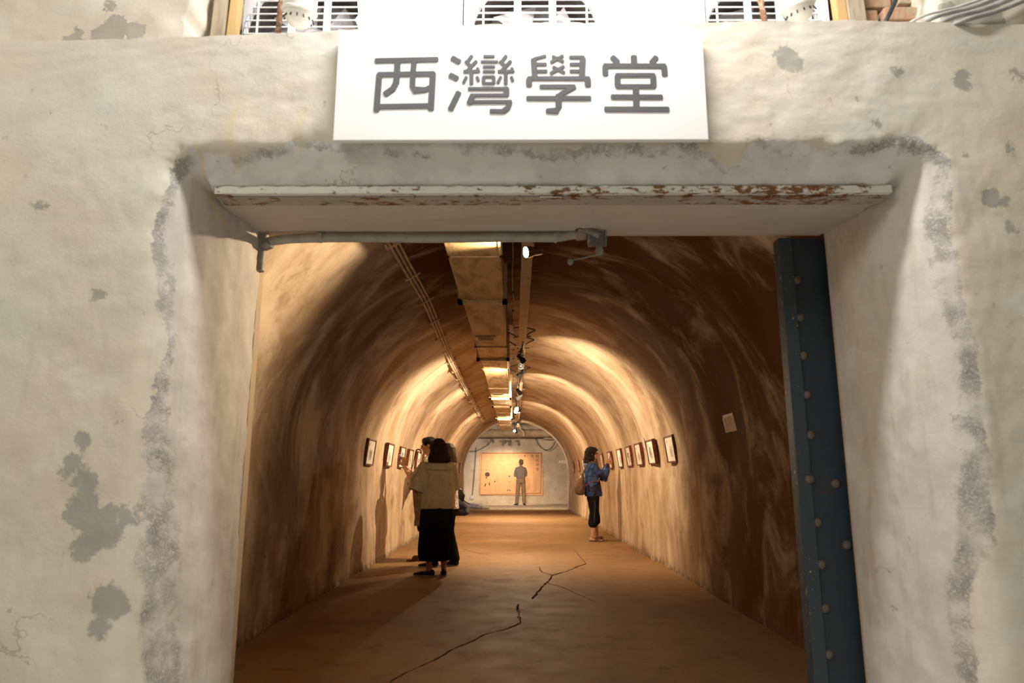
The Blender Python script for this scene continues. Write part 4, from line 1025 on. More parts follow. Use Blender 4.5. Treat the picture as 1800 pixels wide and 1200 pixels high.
# spotlights
def spotlight(loc,target,power,label,ang=95,blend=0.9,chromed=True,glow=True,size=0.02):
    t=empty('track_spotlight',loc,0,label,'spotlight')
    d=(Vector(target)-Vector(loc)).normalized(); L=Vector((0,0,0))
    MB().lathe([(0.012,-0.125),(0.03,-0.12),(0.033,-0.05),(0.04,-0.04),(0.044,0.0),(0.040,0.0),(0.033,-0.02)],L,d,18).build('lamp_head',M['chrome'] if chromed else M['lamp_black'],t,True)
    MB().lathe([(0.030,-0.018),(0.031,-0.008),(0.024,0.002),(0.012,0.006)],L,d,16).build('bulb',M['bulb'] if glow else M['plastic'],t,True)
    b=L-d*0.07
    MB().tube([b,(b.x,b.y,b.z+0.05),(0,b.y,2.86-loc[2])],0.008,8).build('stem',M['lamp_black'],t,True)
    l=bpy.data.lights.new('spot','SPOT'); l.energy=power; l.color=WARM; l.spot_size=radians(ang); l.spot_blend=blend; l.shadow_soft_size=size
    o=bpy.data.objects.new('spot_beam',l); COL.objects.link(o); o.parent=t; o.location=d*0.03; o.rotation_euler=d.to_track_quat('-Z','Y').to_euler()
    return t
spotlight((0.075,4.42,2.60),(-1.5,3.75,2.18),195,'lit chrome spotlight nearest the doorway, aimed at the left wall',100)
spotlight((0.10,3.62,2.66),(-0.98,8.3,1.25),125,'added dark fill spotlight hidden above the lintel, aimed at the group on the left',24,1.0,chromed=False,size=0.12)  # fill lamp added out of sight to brighten the khaki jacket
spotlight((0.115,8.85,2.60),(1.75,10.6,0.8),300,'dark spotlight just before the cable coil, aimed along the right wall',160,0.85,chromed=False)
spotlight((0.055,9.75,2.54),(-1.75,11.2,0.8),360,'dark spotlight just beyond the cable coil, aimed along the left wall',160,0.85,chromed=False)
spotlight((0.10,12.3,2.60),(1.5,14.6,1.0),190,'dark spotlight beyond the third tray joint, aimed along the right wall',150,0.5,chromed=False)
spotlight((0.06,12.8,2.56),(-1.5,15.0,1.0),190,'dark spotlight beyond the third tray joint, aimed along the left wall',150,0.5,chromed=False)
spotlight((0.045,14.7,2.56),(1.75,10.2,1.2),270,'bright lit middle spotlight facing back down the tunnel',58,0.85,size=0.05)
spotlight((0.02,15.3,2.56),(-1.7,9.8,1.2),270,'lit chrome spotlight just behind the bright middle lamp',58,0.85,size=0.05)
spotlight((0.06,17.0,2.58),(1.5,19.6,0.8),280,'chrome spotlight between the two far lit lamps, aimed along the right wall',150)
spotlight((0.04,17.6,2.56),(-1.5,20.2,0.8),280,'chrome spotlight between the two far lit lamps, aimed along the left wall',150)
spotlight((-0.01,21.7,2.56),(-0.3,18.0,0.0),130,'bright lit spotlight at the far end of the tray',100)
spotlight((0.09,19.3,2.60),(0.1,19.6,0.0),680,'added dark fill spotlight between the far lit lamps, aimed down at the floor',104,0.9,chromed=False)  # extra lamp, added to brighten the far floor
spotlight((0.10,15.9,2.60),(0.1,16.2,0.0),360,'added dark fill spotlight between the two middle lit lamps, aimed down at the floor',104,0.9,chromed=False)  # also added, lifts the floor beyond the middle lamps
spotlight((0.05,22.6,2.58),(0.3,28.0,0.7),560,'added dark fill spotlight at the very end of the tray, aimed at the far passage',95,0.8,chromed=False)  # added warm spill for the back wall and the man there
# four small spots over the banner
bnl=[(-0.95,'first'),(-0.45,'second'),(-0.23,'third'),(0.09,'fourth')]
for x,w in bnl:
    t=empty('banner_spotlight',(x*0.97,27.6,2.485),0,'small spotlight over the banner, %s of four from the left'%w,'spotlight','small spotlights above the banner')
    MB().box((-0.075,-0.04,0.10),(0.075,0.04,0.155)).build('driver_box',M['lamp_black'],t)
    MB().tube([(0.04,0,0.10),(0.05,0,0.03)],0.012,8).build('stem',M['bracket'],t)
    d=Vector((-0.05 if x<0 else -0.25,0.75,-1.0)).normalized()
    MB().lathe([(0.02,-0.10),(0.045,-0.09),(0.05,0.0),(0.03,0.0)],(0.055,0,0.0),d,14).build('lamp_head',M['chrome'],t,True)
    MB().lathe([(0.035,-0.004),(0.03,0.006)],(0.055,0,0.0),d,14).build('bulb',M['bulb'],t)
    MB().tube([(0,0,0.15),(0,0.0,0.235)],0.010,6).build('cord',M['cable_black'],t)
    l=bpy.data.lights.new('spot','SPOT'); l.energy=85; l.color=(1.0,0.76,0.48); l.spot_size=radians(105); l.spot_blend=0.9; l.shadow_soft_size=0.03
    o=bpy.data.objects.new('spot_beam',l); COL.objects.link(o); o.parent=t; o.location=Vector((0.055,0,0))+d*0.03; o.rotation_euler=d.to_track_quat('-Z','Y').to_euler()

# ================================================================ framed pictures
FW,FH,FT=0.46,0.33,0.045
def make_frame():
    t=empty('picture_frame',(0,0,0),0,'x','picture')
    b=0.020
    for nm,lo,hi in (('rail',(-FW/2,-FT,FH/2-b),(FW/2,0,FH/2)),('rail',(-FW/2,-FT,-FH/2),(FW/2,0,-FH/2+b)),('stile',(-FW/2,-FT,-FH/2+b),(-FW/2+b,0,FH/2-b)),('stile',(FW/2-b,-FT,-FH/2+b),(FW/2,0,FH/2-b))):
        MB().box(lo,hi,bev=0.003).build(nm,M['frame'],t)
    MB().box((-FW/2+b,-0.034,-FH/2+b),(FW/2-b,-0.006,FH/2-b)).build('mat',M['mat'],t)
    return t
proto=make_frame()
def clone(o,parent=None):
    c=o.copy(); COL.objects.link(c); c.parent=parent
    for ch in list(o.children): clone(ch,c)
    return c
ORD=['first','second','third','fourth','fifth','sixth','seventh','eighth','ninth','tenth','eleventh','twelfth','thirteenth']
def place_frames(side,ys,zc):
    for i,y in enumerate(ys):
        t=proto if (side>0 and i==0) else clone(proto)
        z=zc; x=wall_at(side,y,z)-side*0.006
        slope=math.atan((z-SPR)/RISE**2*TW/sqrt(1-((z-SPR)/RISE)**2))
        t.location=(x,y,z)
        # local -Y faces into the tunnel
        t.rotation_euler=Euler((slope+0.02,0,(pi/2 if side<0 else -pi/2)),'XYZ')
        t['label']='dark wood framed picture on the %s wall, %s from the doorway'%('right' if side>0 else 'left',ORD[i]); t['category']='picture'; t['group']='framed pictures along the %s wall'%('right' if side>0 else 'left')
        rr=random.Random(i*7+(1 if side>0 else 50))
        w=rr.uniform(0.05,0.10); h=rr.uniform(0.035,0.07); cx=rr.uniform(-0.05,0.05); cz=rr.uniform(-0.05,0.02)
        MB().box((cx-w,-0.0355,cz-h),(cx+w,-0.033,cz+h)).build('print',M['pict_dark'] if rr.random()<0.35 else M['pict'],t)
        if rr.random()<0.6: MB().box((-0.15,-0.0355,0.07),(-0.10,-0.033,0.11)).build('caption_block',M['pict'],t)
place_frames(1,[8.38,9.33,10.24,11.25,12.25,13.6,14.8,16.1,17.5,18.8,20.4,22.2],1.45)
place_frames(-1,[8.72,9.83,10.9,11.9,12.95,14.0,15.2,16.4,17.6,18.9,20.2,21.5,22.8],1.425)

# paper notices
def notice(y,z,w,h,rot,label,side=1):
    x=wall_at(side,y,z)-side*0.004; slope=math.atan((z-SPR)/RISE**2*TW/sqrt(1-((z-SPR)/RISE)**2))
    t=empty('paper_notice',(x,y,z),0,label,'notice'); t.rotation_euler=Euler((slope,rot,-pi/2*side),'XYZ')
    MB().box((-w/2,-0.006,-h/2),(w/2,-0.002,h/2)).build('sheet',M['paper'],t)
    MB().box((-w/2-0.004,-0.0075,-h/2),(-w/2+0.03,-0.005,h/2)).box((-w/2,-0.0075,h/2-0.02),(w/2,-0.005,h/2)).build('sleeve_edge',M['paper_edge'],t)
    m=MB()
    for (xx,z0,z1) in ((-0.07,-0.03,0.05),(0.0,-0.02,0.05),(0.055,-0.01,0.06)): m.box((xx-0.004,-0.0068,z0),(xx+0.004,-0.0058,z1))
    m.build('writing',M['print_line'],t)
    return t
notice(6.02,1.575,0.30,0.155,0.0,'pale paper notice pinned alone on the dark right wall near the doorway')
nt=notice(9.85,1.60,0.20,0.16,0.25,'crooked pale sheet stuck on the right wall between second and third pictures')
# ================================================================ PEOPLE
class Solid:
    """closed primitives fused into one continuous surface"""
    def __init__(s): s.bm=bmesh.new()
    def _ring_mesh(s,rings):
        prev=None; first=None
        for R in rings:
            cur=[s.bm.verts.new(p) for p in R]
            if prev:
                n=len(cur)
                for k in range(n): s.bm.faces.new((prev[k],prev[(k+1)%n],cur[(k+1)%n],cur[k]))
            else: first=cur
            prev=cur
        s.bm.faces.new(first[::-1]); s.bm.faces.new(prev)
    def cap(s,pts,rs,n=14,flat=None,cut=False):
        """tapered tube with rounded ends through pts; flat=(axis,factor) squeezes the section"""
        P=[Vector(p) for p in pts]; rings=[]; prev=None
        d0=(P[1]-P[0]).normalized(); d1=(P[-1]-P[-2]).normalized()
        seq=[]
        for q in (0.08,0.35,0.7): a=q*pi/2; seq.append((P[0]-d0*rs[0]*cos(a),rs[0]*sin(a),d0))
        for i,p in enumerate(P):
            d=(P[min(i+1,len(P)-1)]-P[max(i-1,0)]).normalized(); seq.append((p,rs[i],d))
        for q in (() if cut else (0.7,0.35,0.08)): a=q*pi/2; seq.append((P[-1]+d1*rs[-1]*cos(a),rs[-1]*sin(a),d1))
        for (p,r,d) in seq:
            if prev is None:
                a=Vector((0,1,0)) if abs(d.y)<0.9 else Vector((1,0,0)); u=d.cross(a).normalized()
            else: u=(prev-d*prev.dot(d)).normalized()
            prev=u; w=d.cross(u); R=[]
            for k in range(n):
                t=2*pi*k/n; o=(u*cos(t)+w*sin(t))*r
                if flat: ax=Vector(flat[0]).normalized(); o=o-ax*o.dot(ax)*(1-flat[1])
                R.append(p+o)
            rings.append(R)
        s._ring_mesh(rings); return s
    def ell(s,c,r,rot=None,n=20):
        c=Vector(c); m=rot.to_matrix() if rot else Matrix.Identity(3); rings=[]
        for i in range(1,n//2):
            a=pi*i/(n//2)
            rings.append([c+m@Vector((r[0]*sin(a)*cos(2*pi*k/n),r[1]*sin(a)*sin(2*pi*k/n),-r[2]*cos(a))) for k in range(n)])
        s._ring_mesh(rings); return s
    def loft(s,rings,n=28,power=2.3):
        """rings (x,y,z,rx,ry): horizontal superellipses"""
        out=[]
        # smooth subdivision
        for i in range(len(rings)-1):
            p0=rings[max(i-1,0)];p1=rings[i];p2=rings[i+1];p3=rings[min(i+2,len(rings)-1)]
            for k in range(4):
                t=k/4
                out.append([0.5*((2*b)+(c-a)*t+(2*a-5*b+4*c-d)*t*t+(3*b-a-3*c+d)*t**3) for a,b,c,d in zip(p0,p1,p2,p3)])
        out.append(list(rings[-1])); R=[]
        for (x,y,z,rx,ry) in out:
            L=[]
            for k in range(n):
                t=2*pi*k/n; ct,st=cos(t),sin(t)
                L.append(Vector((x+rx*abs(ct)**(2/power)*(1 if ct>0 else -1),y+ry*abs(st)**(2/power)*(1 if st>0 else -1),z)))
            R.append(L)
        s._ring_mesh(R); return s
    def build(s,name,mat,parent=None,voxel=0.006,smooth=3,wr=0.0,wscale=9,cut=None,seed=0,wst=(1,1,0.6)):
        bmesh.ops.recalc_face_normals(s.bm,faces=s.bm.faces[:])
        me=bpy.data.meshes.new('tmp'); s.bm.to_mesh(me); s.bm.free()
        o=bpy.data.objects.new('tmp',me); COL.objects.link(o)
        r=o.modifiers.new('r','REMESH'); r.mode='VOXEL'; r.voxel_size=voxel; r.use_smooth_shade=True
        if smooth:
            q=o.modifiers.new('s','SMOOTH'); q.factor=0.5; q.iterations=smooth
        dg=bpy.context.evaluated_depsgraph_get(); dg.update()
        m2=bpy.data.meshes.new_from_object(o.evaluated_get(dg)); bpy.data.objects.remove(o); m2.name=name
        if wr>0:
            nv=[v.normal.copy() for v in m2.vertices]
            for v,nn in zip(m2.vertices,nv):
                c=v.co; f=fbm((c.x*wscale*wst[0]+seed,c.y*wscale*wst[1],c.z*wscale*wst[2]),3)
                f=abs(f)*-1.4+0.35
                v.co=c+nn*(f*wr)
        return link(name,m2,mat,parent,True)

def frame_of(d,up):
    d=Vector(d).normalized(); up=Vector(up); u=(up-d*up.dot(d)).normalized(); return d,u,d.cross(u)
def hand(S,wrist,d,nrm,side,curl=0.45,spread=0.06,thumb=0.6):
    """palm + five jointed fingers; d = direction of the fingers, nrm = the way the palm faces"""
    d,n,ac=frame_of(d,nrm); ac=ac*side; w=Vector(wrist)
    rot=Matrix((ac,d,n)).transposed().to_quaternion()
    S.cap([w-d*0.01,w+d*0.03],[0.025,0.027],12,(n,0.72))
    S.ell(w+d*0.050,(0.039,0.052,0.016),rot,16)
    for k,(o,L) in enumerate(((-0.028,0.066),(-0.009,0.078),(0.010,0.074),(0.027,0.058))):
        p=w+d*(0.088-0.004*abs(k-1.2))+ac*o; P=[p-d*0.02,p]; dd=(d+ac*(o*spread*18)).normalized(); a=0
        for j,fr in enumerate((0.45,0.32,0.23)):
            a=curl*(0.75 if j==0 else 1.0); ax=dd.cross(n).normalized()
            q=Matrix.Rotation(-a if False else a,3,n.cross(dd).normalized()) if False else Matrix.Rotation(a,3,dd.cross(n).normalized())
            dd=(q@dd).normalized(); n2=q@n
            p=p+dd*L*fr; P.append(p); n=n2
        n=frame_of(d,nrm)[1]
        S.cap(P,[0.0090,0.0088,0.0082,0.0076,0.0066],10)
    t0=w+d*0.022-ac*0.026; t1=w+d*0.048-ac*0.052+n*0.012*thumb; t2=w+d*0.078-ac*0.055+n*0.028*thumb; t3=w+d*0.098-ac*0.046+n*0.040*thumb
    S.cap([t0,t1,t2,t3],[0.012,0.0115,0.0100,0.0082],10)

def head_rot(turn,nod):
    return Matrix.Translation((0,0,1.45))@Matrix.Rotation(turn,4,'Z')@Matrix.Rotation(nod,4,'X')@Matrix.Translation((0,0,-1.45))

def add_head(S,HM,male=False):
    T=Solid(); 
    def E_(c,r,rot=None): T.ell(c,r,rot)
    E_((0,-0.012,1.560),(0.073,0.090,0.088)); E_((0,0.022,1.530),(0.066,0.066,0.082)); E_((0,0.040,1.480),(0.050,0.048,0.048)); E_((0,0.066,1.452),(0.026,0.022,0.020))
    E_((0,0.066,1.572),(0.052,0.022,0.014)); E_((0,0.083,1.498),(0.021,0.012,0.009)); E_((0,0.082,1.484),(0.019,0.012,0.008))
    for s in (-1,1):
        E_((s*0.040,0.062,1.515),(0.020,0.018,0.016)); E_((s*0.030,0.076,1.548),(0.014,0.010,0.009)); E_((s*0.074,-0.008,1.535),(0.010,0.022,0.032)); E_((s*0.013,0.098,1.514),(0.009,0.010,0.008))
    T.cap([(0,0.078,1.560),(0,0.095,1.535),(0,0.108,1.517)],[0.010,0.011,0.013],12)
    T.cap([(0,-0.018,1.36),(0,-0.008,1.42),(0,-0.002,1.47)],[0.056,0.052,0.052],16)
    bmesh.ops.transform(T.bm,matrix=HM,verts=T.bm.verts[:])
    me=bpy.data.meshes.new('t'); T.bm.to_mesh(me); T.bm.free(); S.bm.from_mesh(me); bpy.data.meshes.remove(me)

def body(name,label,loc,rz,HM,arms,legs,scale,hands,girth=1.0,foot_dirs=None,shoulder=0.165):
    """arms: {side:(shoulder,elbow,wrist)}; legs: {side:(hip,knee,ankle)}; hands: {side:(dir,normal,curl)}"""
    S=Solid(); add_head(S,HM); g=girth
    S.loft([(0,0,0.80,0.10*g,0.08*g),(0,0,0.87,0.160*g,0.105*g),(0,0,0.97,0.148*g,0.100*g),(0,0,1.08,0.132*g,0.092*g),(0,0,1.20,0.150*g,0.100*g),(0,0,1.29,0.160*g,0.092*g),(0,-0.005,1.345,0.135,0.072),(0,-0.012,1.385,0.070,0.058)],26)
    for s,(a,b,c) in arms.items():
        A,B,C_=Vector(a),Vector(b),Vector(c)
        S.cap([A-Vector((s*0.03,0,-0.005)),A,A.lerp(B,0.5),B,B.lerp(C_,0.3),B.lerp(C_,0.7),C_],[0.052*g,0.050*g,0.043*g,0.037,0.037,0.031,0.025],14)
        d,n,cu=hands[s]; hand(S,C_,d,n,s,cu)
    for s,(a,b,c) in legs.items():
        A,B,C_=Vector(a),Vector(b),Vector(c)
        S.cap([A,A.lerp(B,0.4),B,B.lerp(C_,0.3)+Vector((0,-0.012,0)),B.lerp(C_,0.65),C_],[0.088*g,0.075*g,0.053,0.052,0.040,0.033],16)
        fd=Vector(foot_dirs[s]).normalized(); up=Vector((0,0,1))
        S.ell(C_+Vector((0,0,-0.038))-fd*0.025,(0.030,0.034,0.034)); 
        f0=C_+Vector((0,0,-0.040)); 
        S.cap([f0-fd*0.02,f0+fd*0.05+Vector((0,0,-0.008)),f0+fd*0.11+Vector((0,0,-0.018)),f0+fd*0.165+Vector((0,0,-0.022))],[0.034,0.036,0.040,0.030],14,(up,0.55))
    o=S.build(name,M['skin'],None,0.0052,2)
    o.location=loc; o.rotation_euler=(0,0,rz); o.scale=(scale,)*3
    tag(o,label,'person')
    return o
def eyes(par,HM):
    for s in (-1,1):
        m=MB(); c=HM@Vector((s*0.030,0.079,1.540)); d=(HM.to_3x3()@Vector((0,1,0)))
        m.lathe([(0.011,-0.004),(0.009,0.002),(0.004,0.006)],c,d,12).build('eye',M['eye'],par)
        a=HM@Vector((s*0.014,0.083,1.563)); b=HM@Vector((s*0.032,0.082,1.569)); e=HM@Vector((s*0.050,0.068,1.563))
        MB().tube([a,b,e],0.004,6).build('eyebrow',M['hair_black'],par)
    m=Solid(); m.cap([(-0.018,0.088,1.489),(0,0.094,1.491),(0.018,0.088,1.489)],[0.005,0.0065,0.005],10,((0,0,1),0.75))
    bmesh.ops.transform(m.bm,matrix=HM,verts=m.bm.verts[:]); m.build('lips',M['lip'],par,0.0025,1)
def glasses(par,HM):
    m=MB()
    for s in (-1,1):
        m.tube([HM@Vector((s*0.031+0.021*cos(q*pi/8),0.096-0.004*abs(cos(q*pi/8)),1.541+0.015*sin(q*pi/8))) for q in range(17)],0.0028,6,cap=False)
        m.tube([HM@Vector((s*0.052,0.092,1.545)),HM@Vector((s*0.074,0.060,1.547)),HM@Vector((s*0.080,-0.01,1.548))],0.0028,6)
    m.tube([HM@Vector((-0.011,0.097,1.545)),HM@Vector((0.011,0.097,1.545))],0.0028,6)
    m.build('spectacles',M['glass_rim'],par)
def tf(S,HM): bmesh.ops.transform(S.bm,matrix=HM,verts=S.bm.verts[:]); return S
def shoe(par,ank,fd,mat,sandal=False,low=True):
    C_=Vector(ank); fd=Vector(fd).normalized(); up=Vector((0,0,1)); sd=fd.cross(up)
    b=Vector((C_.x,C_.y,0))
    if sandal:
        m=MB(); pts=[(-0.065,0.028),(-0.02,0.036),(0.04,0.036),(0.10,0.044),(0.16,0.040),(0.195,0.020)]
        ring=[b+fd*a+sd*w for a,w in pts]+[b+fd*a-sd*w for a,w in pts[::-1]]; n=len(ring)
        V=[p+up*0.002 for p in ring]+[p+up*0.020 for p in ring]
        m.add(V,[tuple(range(n-1,-1,-1)),tuple(range(n,2*n))]+[(i,(i+1)%n,(i+1)%n+n,i+n) for i in range(n)])
        o=m.build('sandal',mat,par)
        for f0,f1 in ((0.045,0.105),(0.10,0.055)):
            q=MB(); P=[b+fd*f0+sd*0.045+up*0.012,b+fd*lerp(f0,f1,.3)+sd*0.034+up*0.055,b+fd*lerp(f0,f1,.55)+up*0.070,b+fd*lerp(f0,f1,.8)-sd*0.034+up*0.052,b+fd*f1-sd*0.045+up*0.012]
            V=[];F=[]
            for i,p in enumerate(P): V+=[p-fd*0.024,p+fd*0.024,p+fd*0.024+up*0.005,p-fd*0.024+up*0.005]
            for i in range(4):
                for k in range(4): F.append((i*4+k,i*4+(k+1)%4,(i+1)*4+(k+1)%4,(i+1)*4+k))
            q.add(V,F); q.build('strap',mat,o,True)
    else:
        S=Solid(); f=b+up*0.034
        S.cap([f-fd*0.032,f+fd*0.04+up*0.002,f+fd*0.11-up*0.006,f+fd*0.185-up*0.012],[0.040,0.041,0.044,0.027],16,(up,0.72))
        S.ell(f-fd*0.038+up*0.012,(0.034,0.036,0.036))
        if not low: S.cap([f-fd*0.01,f-fd*0.012+up*0.05],[0.042,0.042],14)
        o=S.build('shoe',mat,par,0.005,2)
        for v in o.data.vertices:
            if v.co.z<0.006: v.co.z=0.006
        m=MB(); pts=[(-0.073,0.022),(-0.05,0.036),(0.0,0.039),(0.06,0.039),(0.12,0.044),(0.175,0.034),(0.207,0.012)]
        ring=[b+fd*a+sd*w for a,w in pts]+[b+fd*a-sd*w for a,w in pts[::-1]]; n=len(ring)
        V=[p+up*0.001 for p in ring]+[p+up*0.014 for p in ring]
        m.add(V,[tuple(range(n-1,-1,-1)),tuple(range(n,2*n))]+[(i,(i+1)%n,(i+1)%n+n,i+n) for i in range(n)])
        m.build('sole',M['sole'],o)
def bob(par,HM,mat,low=1.40,wide=0.105,back=0.10,front=0.045,seed=0,wr=0.010,flare=1.0):
    S=Solid()
    S.ell((0,-0.020,1.575),(0.088,0.100,0.093))
    S.loft([(0,-0.045,1.60,wide*0.82,back*0.85),(0,-0.045,1.54,wide*0.92,back*0.92),(0,-0.048,1.48,wide,back),(0,-0.050,1.43,wide*1.06*flare,back*1.02),(0,-0.050,low+0.01,wide*1.08*flare,back*1.0),(0,-0.050,low-0.012,wide*0.95*flare,back*0.85)],26,2.2)
    S.ell((0,0.052,1.612),(0.064,0.042,0.038)); 
    for s in (-1,1): S.cap([(s*0.060,0.055,1.60),(s*0.083,0.028,1.54),(s*0.088,0.015,1.47),(s*0.088,0.010,low+0.02)],[0.026,0.024,0.024,0.018],12,((1,0,0),0.6))
    tf(S,HM); return S.build('hair',mat,par,0.006,3,wr,16,seed=seed,wst=(1.6,1.6,0.25))
UP=(0,0,1)

# ---- woman with the black skirt, seen from behind
def skirt_woman():
    H=head_rot(0.10,0.02)
    p=body('person','dark-haired woman in khaki short-sleeved jacket and long black skirt, seen from behind',(-0.91,8.22,0),radians(14),H,
        {1:((0.175,0.0,1.30),(0.225,0.06,1.05),(0.18,0.22,0.88)),-1:((-0.175,-0.005,1.30),(-0.280,-0.03,1.07),(-0.265,0.035,0.83))},
        {1:((0.085,0,0.84),(0.09,0.0,0.46),(0.095,-0.01,0.075)),-1:((-0.085,0,0.84),(-0.09,0.03,0.46),(-0.085,-0.03,0.075))},0.94,
        {1:((0,0.1,-1),(-1,0.2,0),0.3),-1:((0.02,0.1,-1),(1,0.2,0),0.3)},1.18,{1:(0.15,1,0),-1:(-0.85,0.5,0)})
    bob(p,H,M['hair_brown'],1.375,0.118,0.105,seed=3,flare=1.12)
    eyes(p,H)
    J=Solid()
    J.loft([(0,0.0,0.80,0.215,0.160),(0,0,0.86,0.222,0.162),(0,0,1.0,0.214,0.155),(0,0,1.14,0.206,0.147),(0,0,1.26,0.200,0.136),(0,-0.004,1.325,0.182,0.108),(0,-0.010,1.372,0.112,0.084),(0,-0.012,1.398,0.075,0.068)],30,2.6)
    J.cap([(-0.150,-0.005,1.292),(-0.205,-0.02,1.20),(-0.275,-0.03,1.015)],[0.082,0.080,0.098],18,cut=True)
    J.cap([(0.150,0.0,1.292),(0.19,0.03,1.20),(0.205,0.08,1.03)],[0.082,0.080,0.088],18,cut=True)
    # cut the sleeve ends straight
    j=J.build('jacket',M['khaki'],p,0.0075,3,0.011,7,seed=2,wst=(1.3,1.3,0.5))
    MB().tube([(0.0,-0.150-0.004,0.83),(0.0,-0.163,0.95),(0.0,-0.158,1.1),(0.0,-0.150,1.2),(0,-0.146,1.26)],0.0035,6).build('back_seam',M['khaki'],j)
    MB().tube([(-0.17,-0.125,1.285),(-0.08,-0.142,1.272),(0.0,-0.147,1.27),(0.08,-0.142,1.272),(0.17,-0.125,1.285)],0.0035,6).build('yoke_seam',M['khaki'],j)
    K=Solid(); K.loft([(0,0,0.95,0.16,0.125),(0,0,0.86,0.19,0.142),(0,0,0.70,0.208,0.158),(0,0,0.48,0.220,0.168),(0.0,0,0.30,0.228,0.175),(0,0,0.205,0.215,0.165),(0,0,0.185,0.20,0.155)],30,2.3)
    K.build('skirt',M['black_cloth'],p,0.009,2,0.012,6,seed=5,wst=(2.2,2.2,0.22))
    shoe(p,(0.095,-0.01,0.075),(0.15,1,0),M['shoe_black']); shoe(p,(-0.085,-0.03,0.075),(-0.85,0.5,0),M['shoe_black'])
skirt_woman()

# ---- man photographing the pictures, in profile
def photo_man():
    H=head_rot(0.05,-0.12)
    wr_r=(0.085,0.365,1.255); wr_l=(-0.05,0.335,1.25)
    p=body('person','bespectacled person in green shirt and black shorts photographing the left wall with raised hands',(-1.205,9.72,0),radians(84),H,
        {1:((0.175,0.0,1.30),(0.215,0.10,1.03),wr_r),-1:((-0.175,0.0,1.30),(-0.205,0.17,1.05),wr_l)},
        {1:((0.09,0,0.86),(0.095,0.025,0.47),(0.10,-0.01,0.075)),-1:((-0.09,0,0.86),(-0.095,0.03,0.47),(-0.10,0.05,0.075))},1.005,
        {1:((-0.35,0.12,1),(-0.75,0.3,0.15),0.32),-1:((0.30,0.15,1),(0.75,0.3,0.1),0.32)},1.05,{1:(0.1,1,0),-1:(-0.1,1,0)})
    hs=Solid(); hs.ell((0,-0.018,1.585),(0.087,0.102,0.082)); hs.ell((0,-0.055,1.53),(0.080,0.062,0.070)); hs.ell((0,0.030,1.628),(0.066,0.054,0.032)); hs.cap([(-0.05,0.066,1.604),(0,0.078,1.606),(0.05,0.066,1.604)],[0.012,0.013,0.012],10)
    for s in (-1,1): hs.cap([(s*0.066,0.045,1.60),(s*0.076,0.022,1.545)],[0.022,0.012],10)
    tf(hs,H); hs.build('hair',M['hair_black'],p,0.0055,3,0.004,18,seed=9,wst=(1.5,1.5,0.5))
    eyes(p,H); glasses(p,H)
    J=Solid()
    J.loft([(0,0.0,0.84,0.182,0.130),(0,0,0.95,0.180,0.128),(0,0,1.10,0.178,0.122),(0,0,1.24,0.186,0.122),(0,-0.003,1.325,0.165,0.100),(0,-0.010,1.37,0.095,0.074),(0,-0.012,1.392,0.066,0.060)],28,2.5)
    J.build('shirt',M['green'],p,0.007,3,0.006,8,seed=4)
    V=Solid()
    V.loft([(0,0.015,0.46,0.185,0.165),(0,0.012,0.60,0.190,0.162),(0,0.008,0.85,0.196,0.148),(0,-0.004,1.08,0.194,0.134),(0,-0.012,1.22,0.196,0.128),(0,-0.022,1.31,0.178,0.100),(0,-0.035,1.35,0.12,0.060)],28,2.6)
    for s,e in ((1,(0.215,0.08,1.08)),(-1,(-0.205,0.13,1.10))): V.cap([(s*0.165,-0.005,1.295),Vector((s*0.17,0,1.295)).lerp(Vector(e),0.6),e],[0.068,0.074,0.078],16)
    V.build('long_vest',M['olive'],p,0.0075,3,0.009,7,seed=6,wst=(1.6,1.6,0.4))
    K=Solid()
    for s in (-1,1): K.cap([(s*0.085,0,0.84),(s*0.092,0.015,0.62),(s*0.095,0.018,0.44)],[0.115,0.105,0.100],18)
    K.build('shorts',M['black_cloth'],p,0.008,2,0.008,8,seed=7)
    shoe(p,(0.10,-0.01,0.075),(0.1,1,0),M['shoe_brown'],True); shoe(p,(-0.10,0.05,0.075),(-0.1,1,0),M['shoe_brown'],True)
    return p
pm=photo_man()
def at_person(p,v):
    return Matrix.Translation(p.location)@Euler(p.rotation_euler,'XYZ').to_matrix().to_4x4()@Matrix.Diagonal((*p.scale,1))@Vector(v)
def phone(loc,rot,label,mat,body_label=None):
    t=empty('mobile_phone',loc,0,label,'phone'); t.rotation_euler=rot
    MB().box((-0.037,-0.005,-0.073),(0.037,0.005,0.073),bev=0.004).build('case',mat,t)
    MB().box((-0.033,0.005,-0.068),(0.033,0.0056,0.068)).build('screen',M['slot'],t)
    MB().lathe([(0.007,0),(0.007,0.002),(0.004,0.0025)],(0.02,-0.005,0.055),(0,-1,0),12).build('camera_lens',M['slot'],t)
c=at_person(pm,(0.022,0.425,1.348)); phone(c,(0.0,0.12,radians(84+180)),'pink phone held up by the bespectacled person at the left wall',M['pink'])

# ---- folded pale umbrella hanging from that person's hand
um=empty('folded_umbrella',(-1.445,9.60,1.13),0,'pale folded umbrella with black crook handle hanging beside the raised hands at the left wall','umbrella')
ax=Vector((-0.155,0.0,-0.72)).normalized()
S=Solid(); S.cap([ax*-0.03,ax*0.06,ax*0.18,ax*0.34,ax*0.40],[0.028,0.062,0.052,0.018,0.008],16,((0,1,0),0.7)); S.build('canopy',M['beige'],um,0.006,1,0.010,12,seed=3,wst=(2,2,0.3))
MB().tube([ax*0.36,ax*0.46],[0.006,0.004],8).build('tip',M['iron'],um)
hp=[ax*0.0,ax*-0.2,ax*-0.33]
top=ax*-0.33; 
for k in range(1,10):
    a=pi*k/9*1.05; hp.append(top+Vector((0.036-0.036*cos(a),0,0.036*sin(a)))+ax*-0.004)
hp.append(hp[-1]+Vector((-0.004,0,-0.02)))
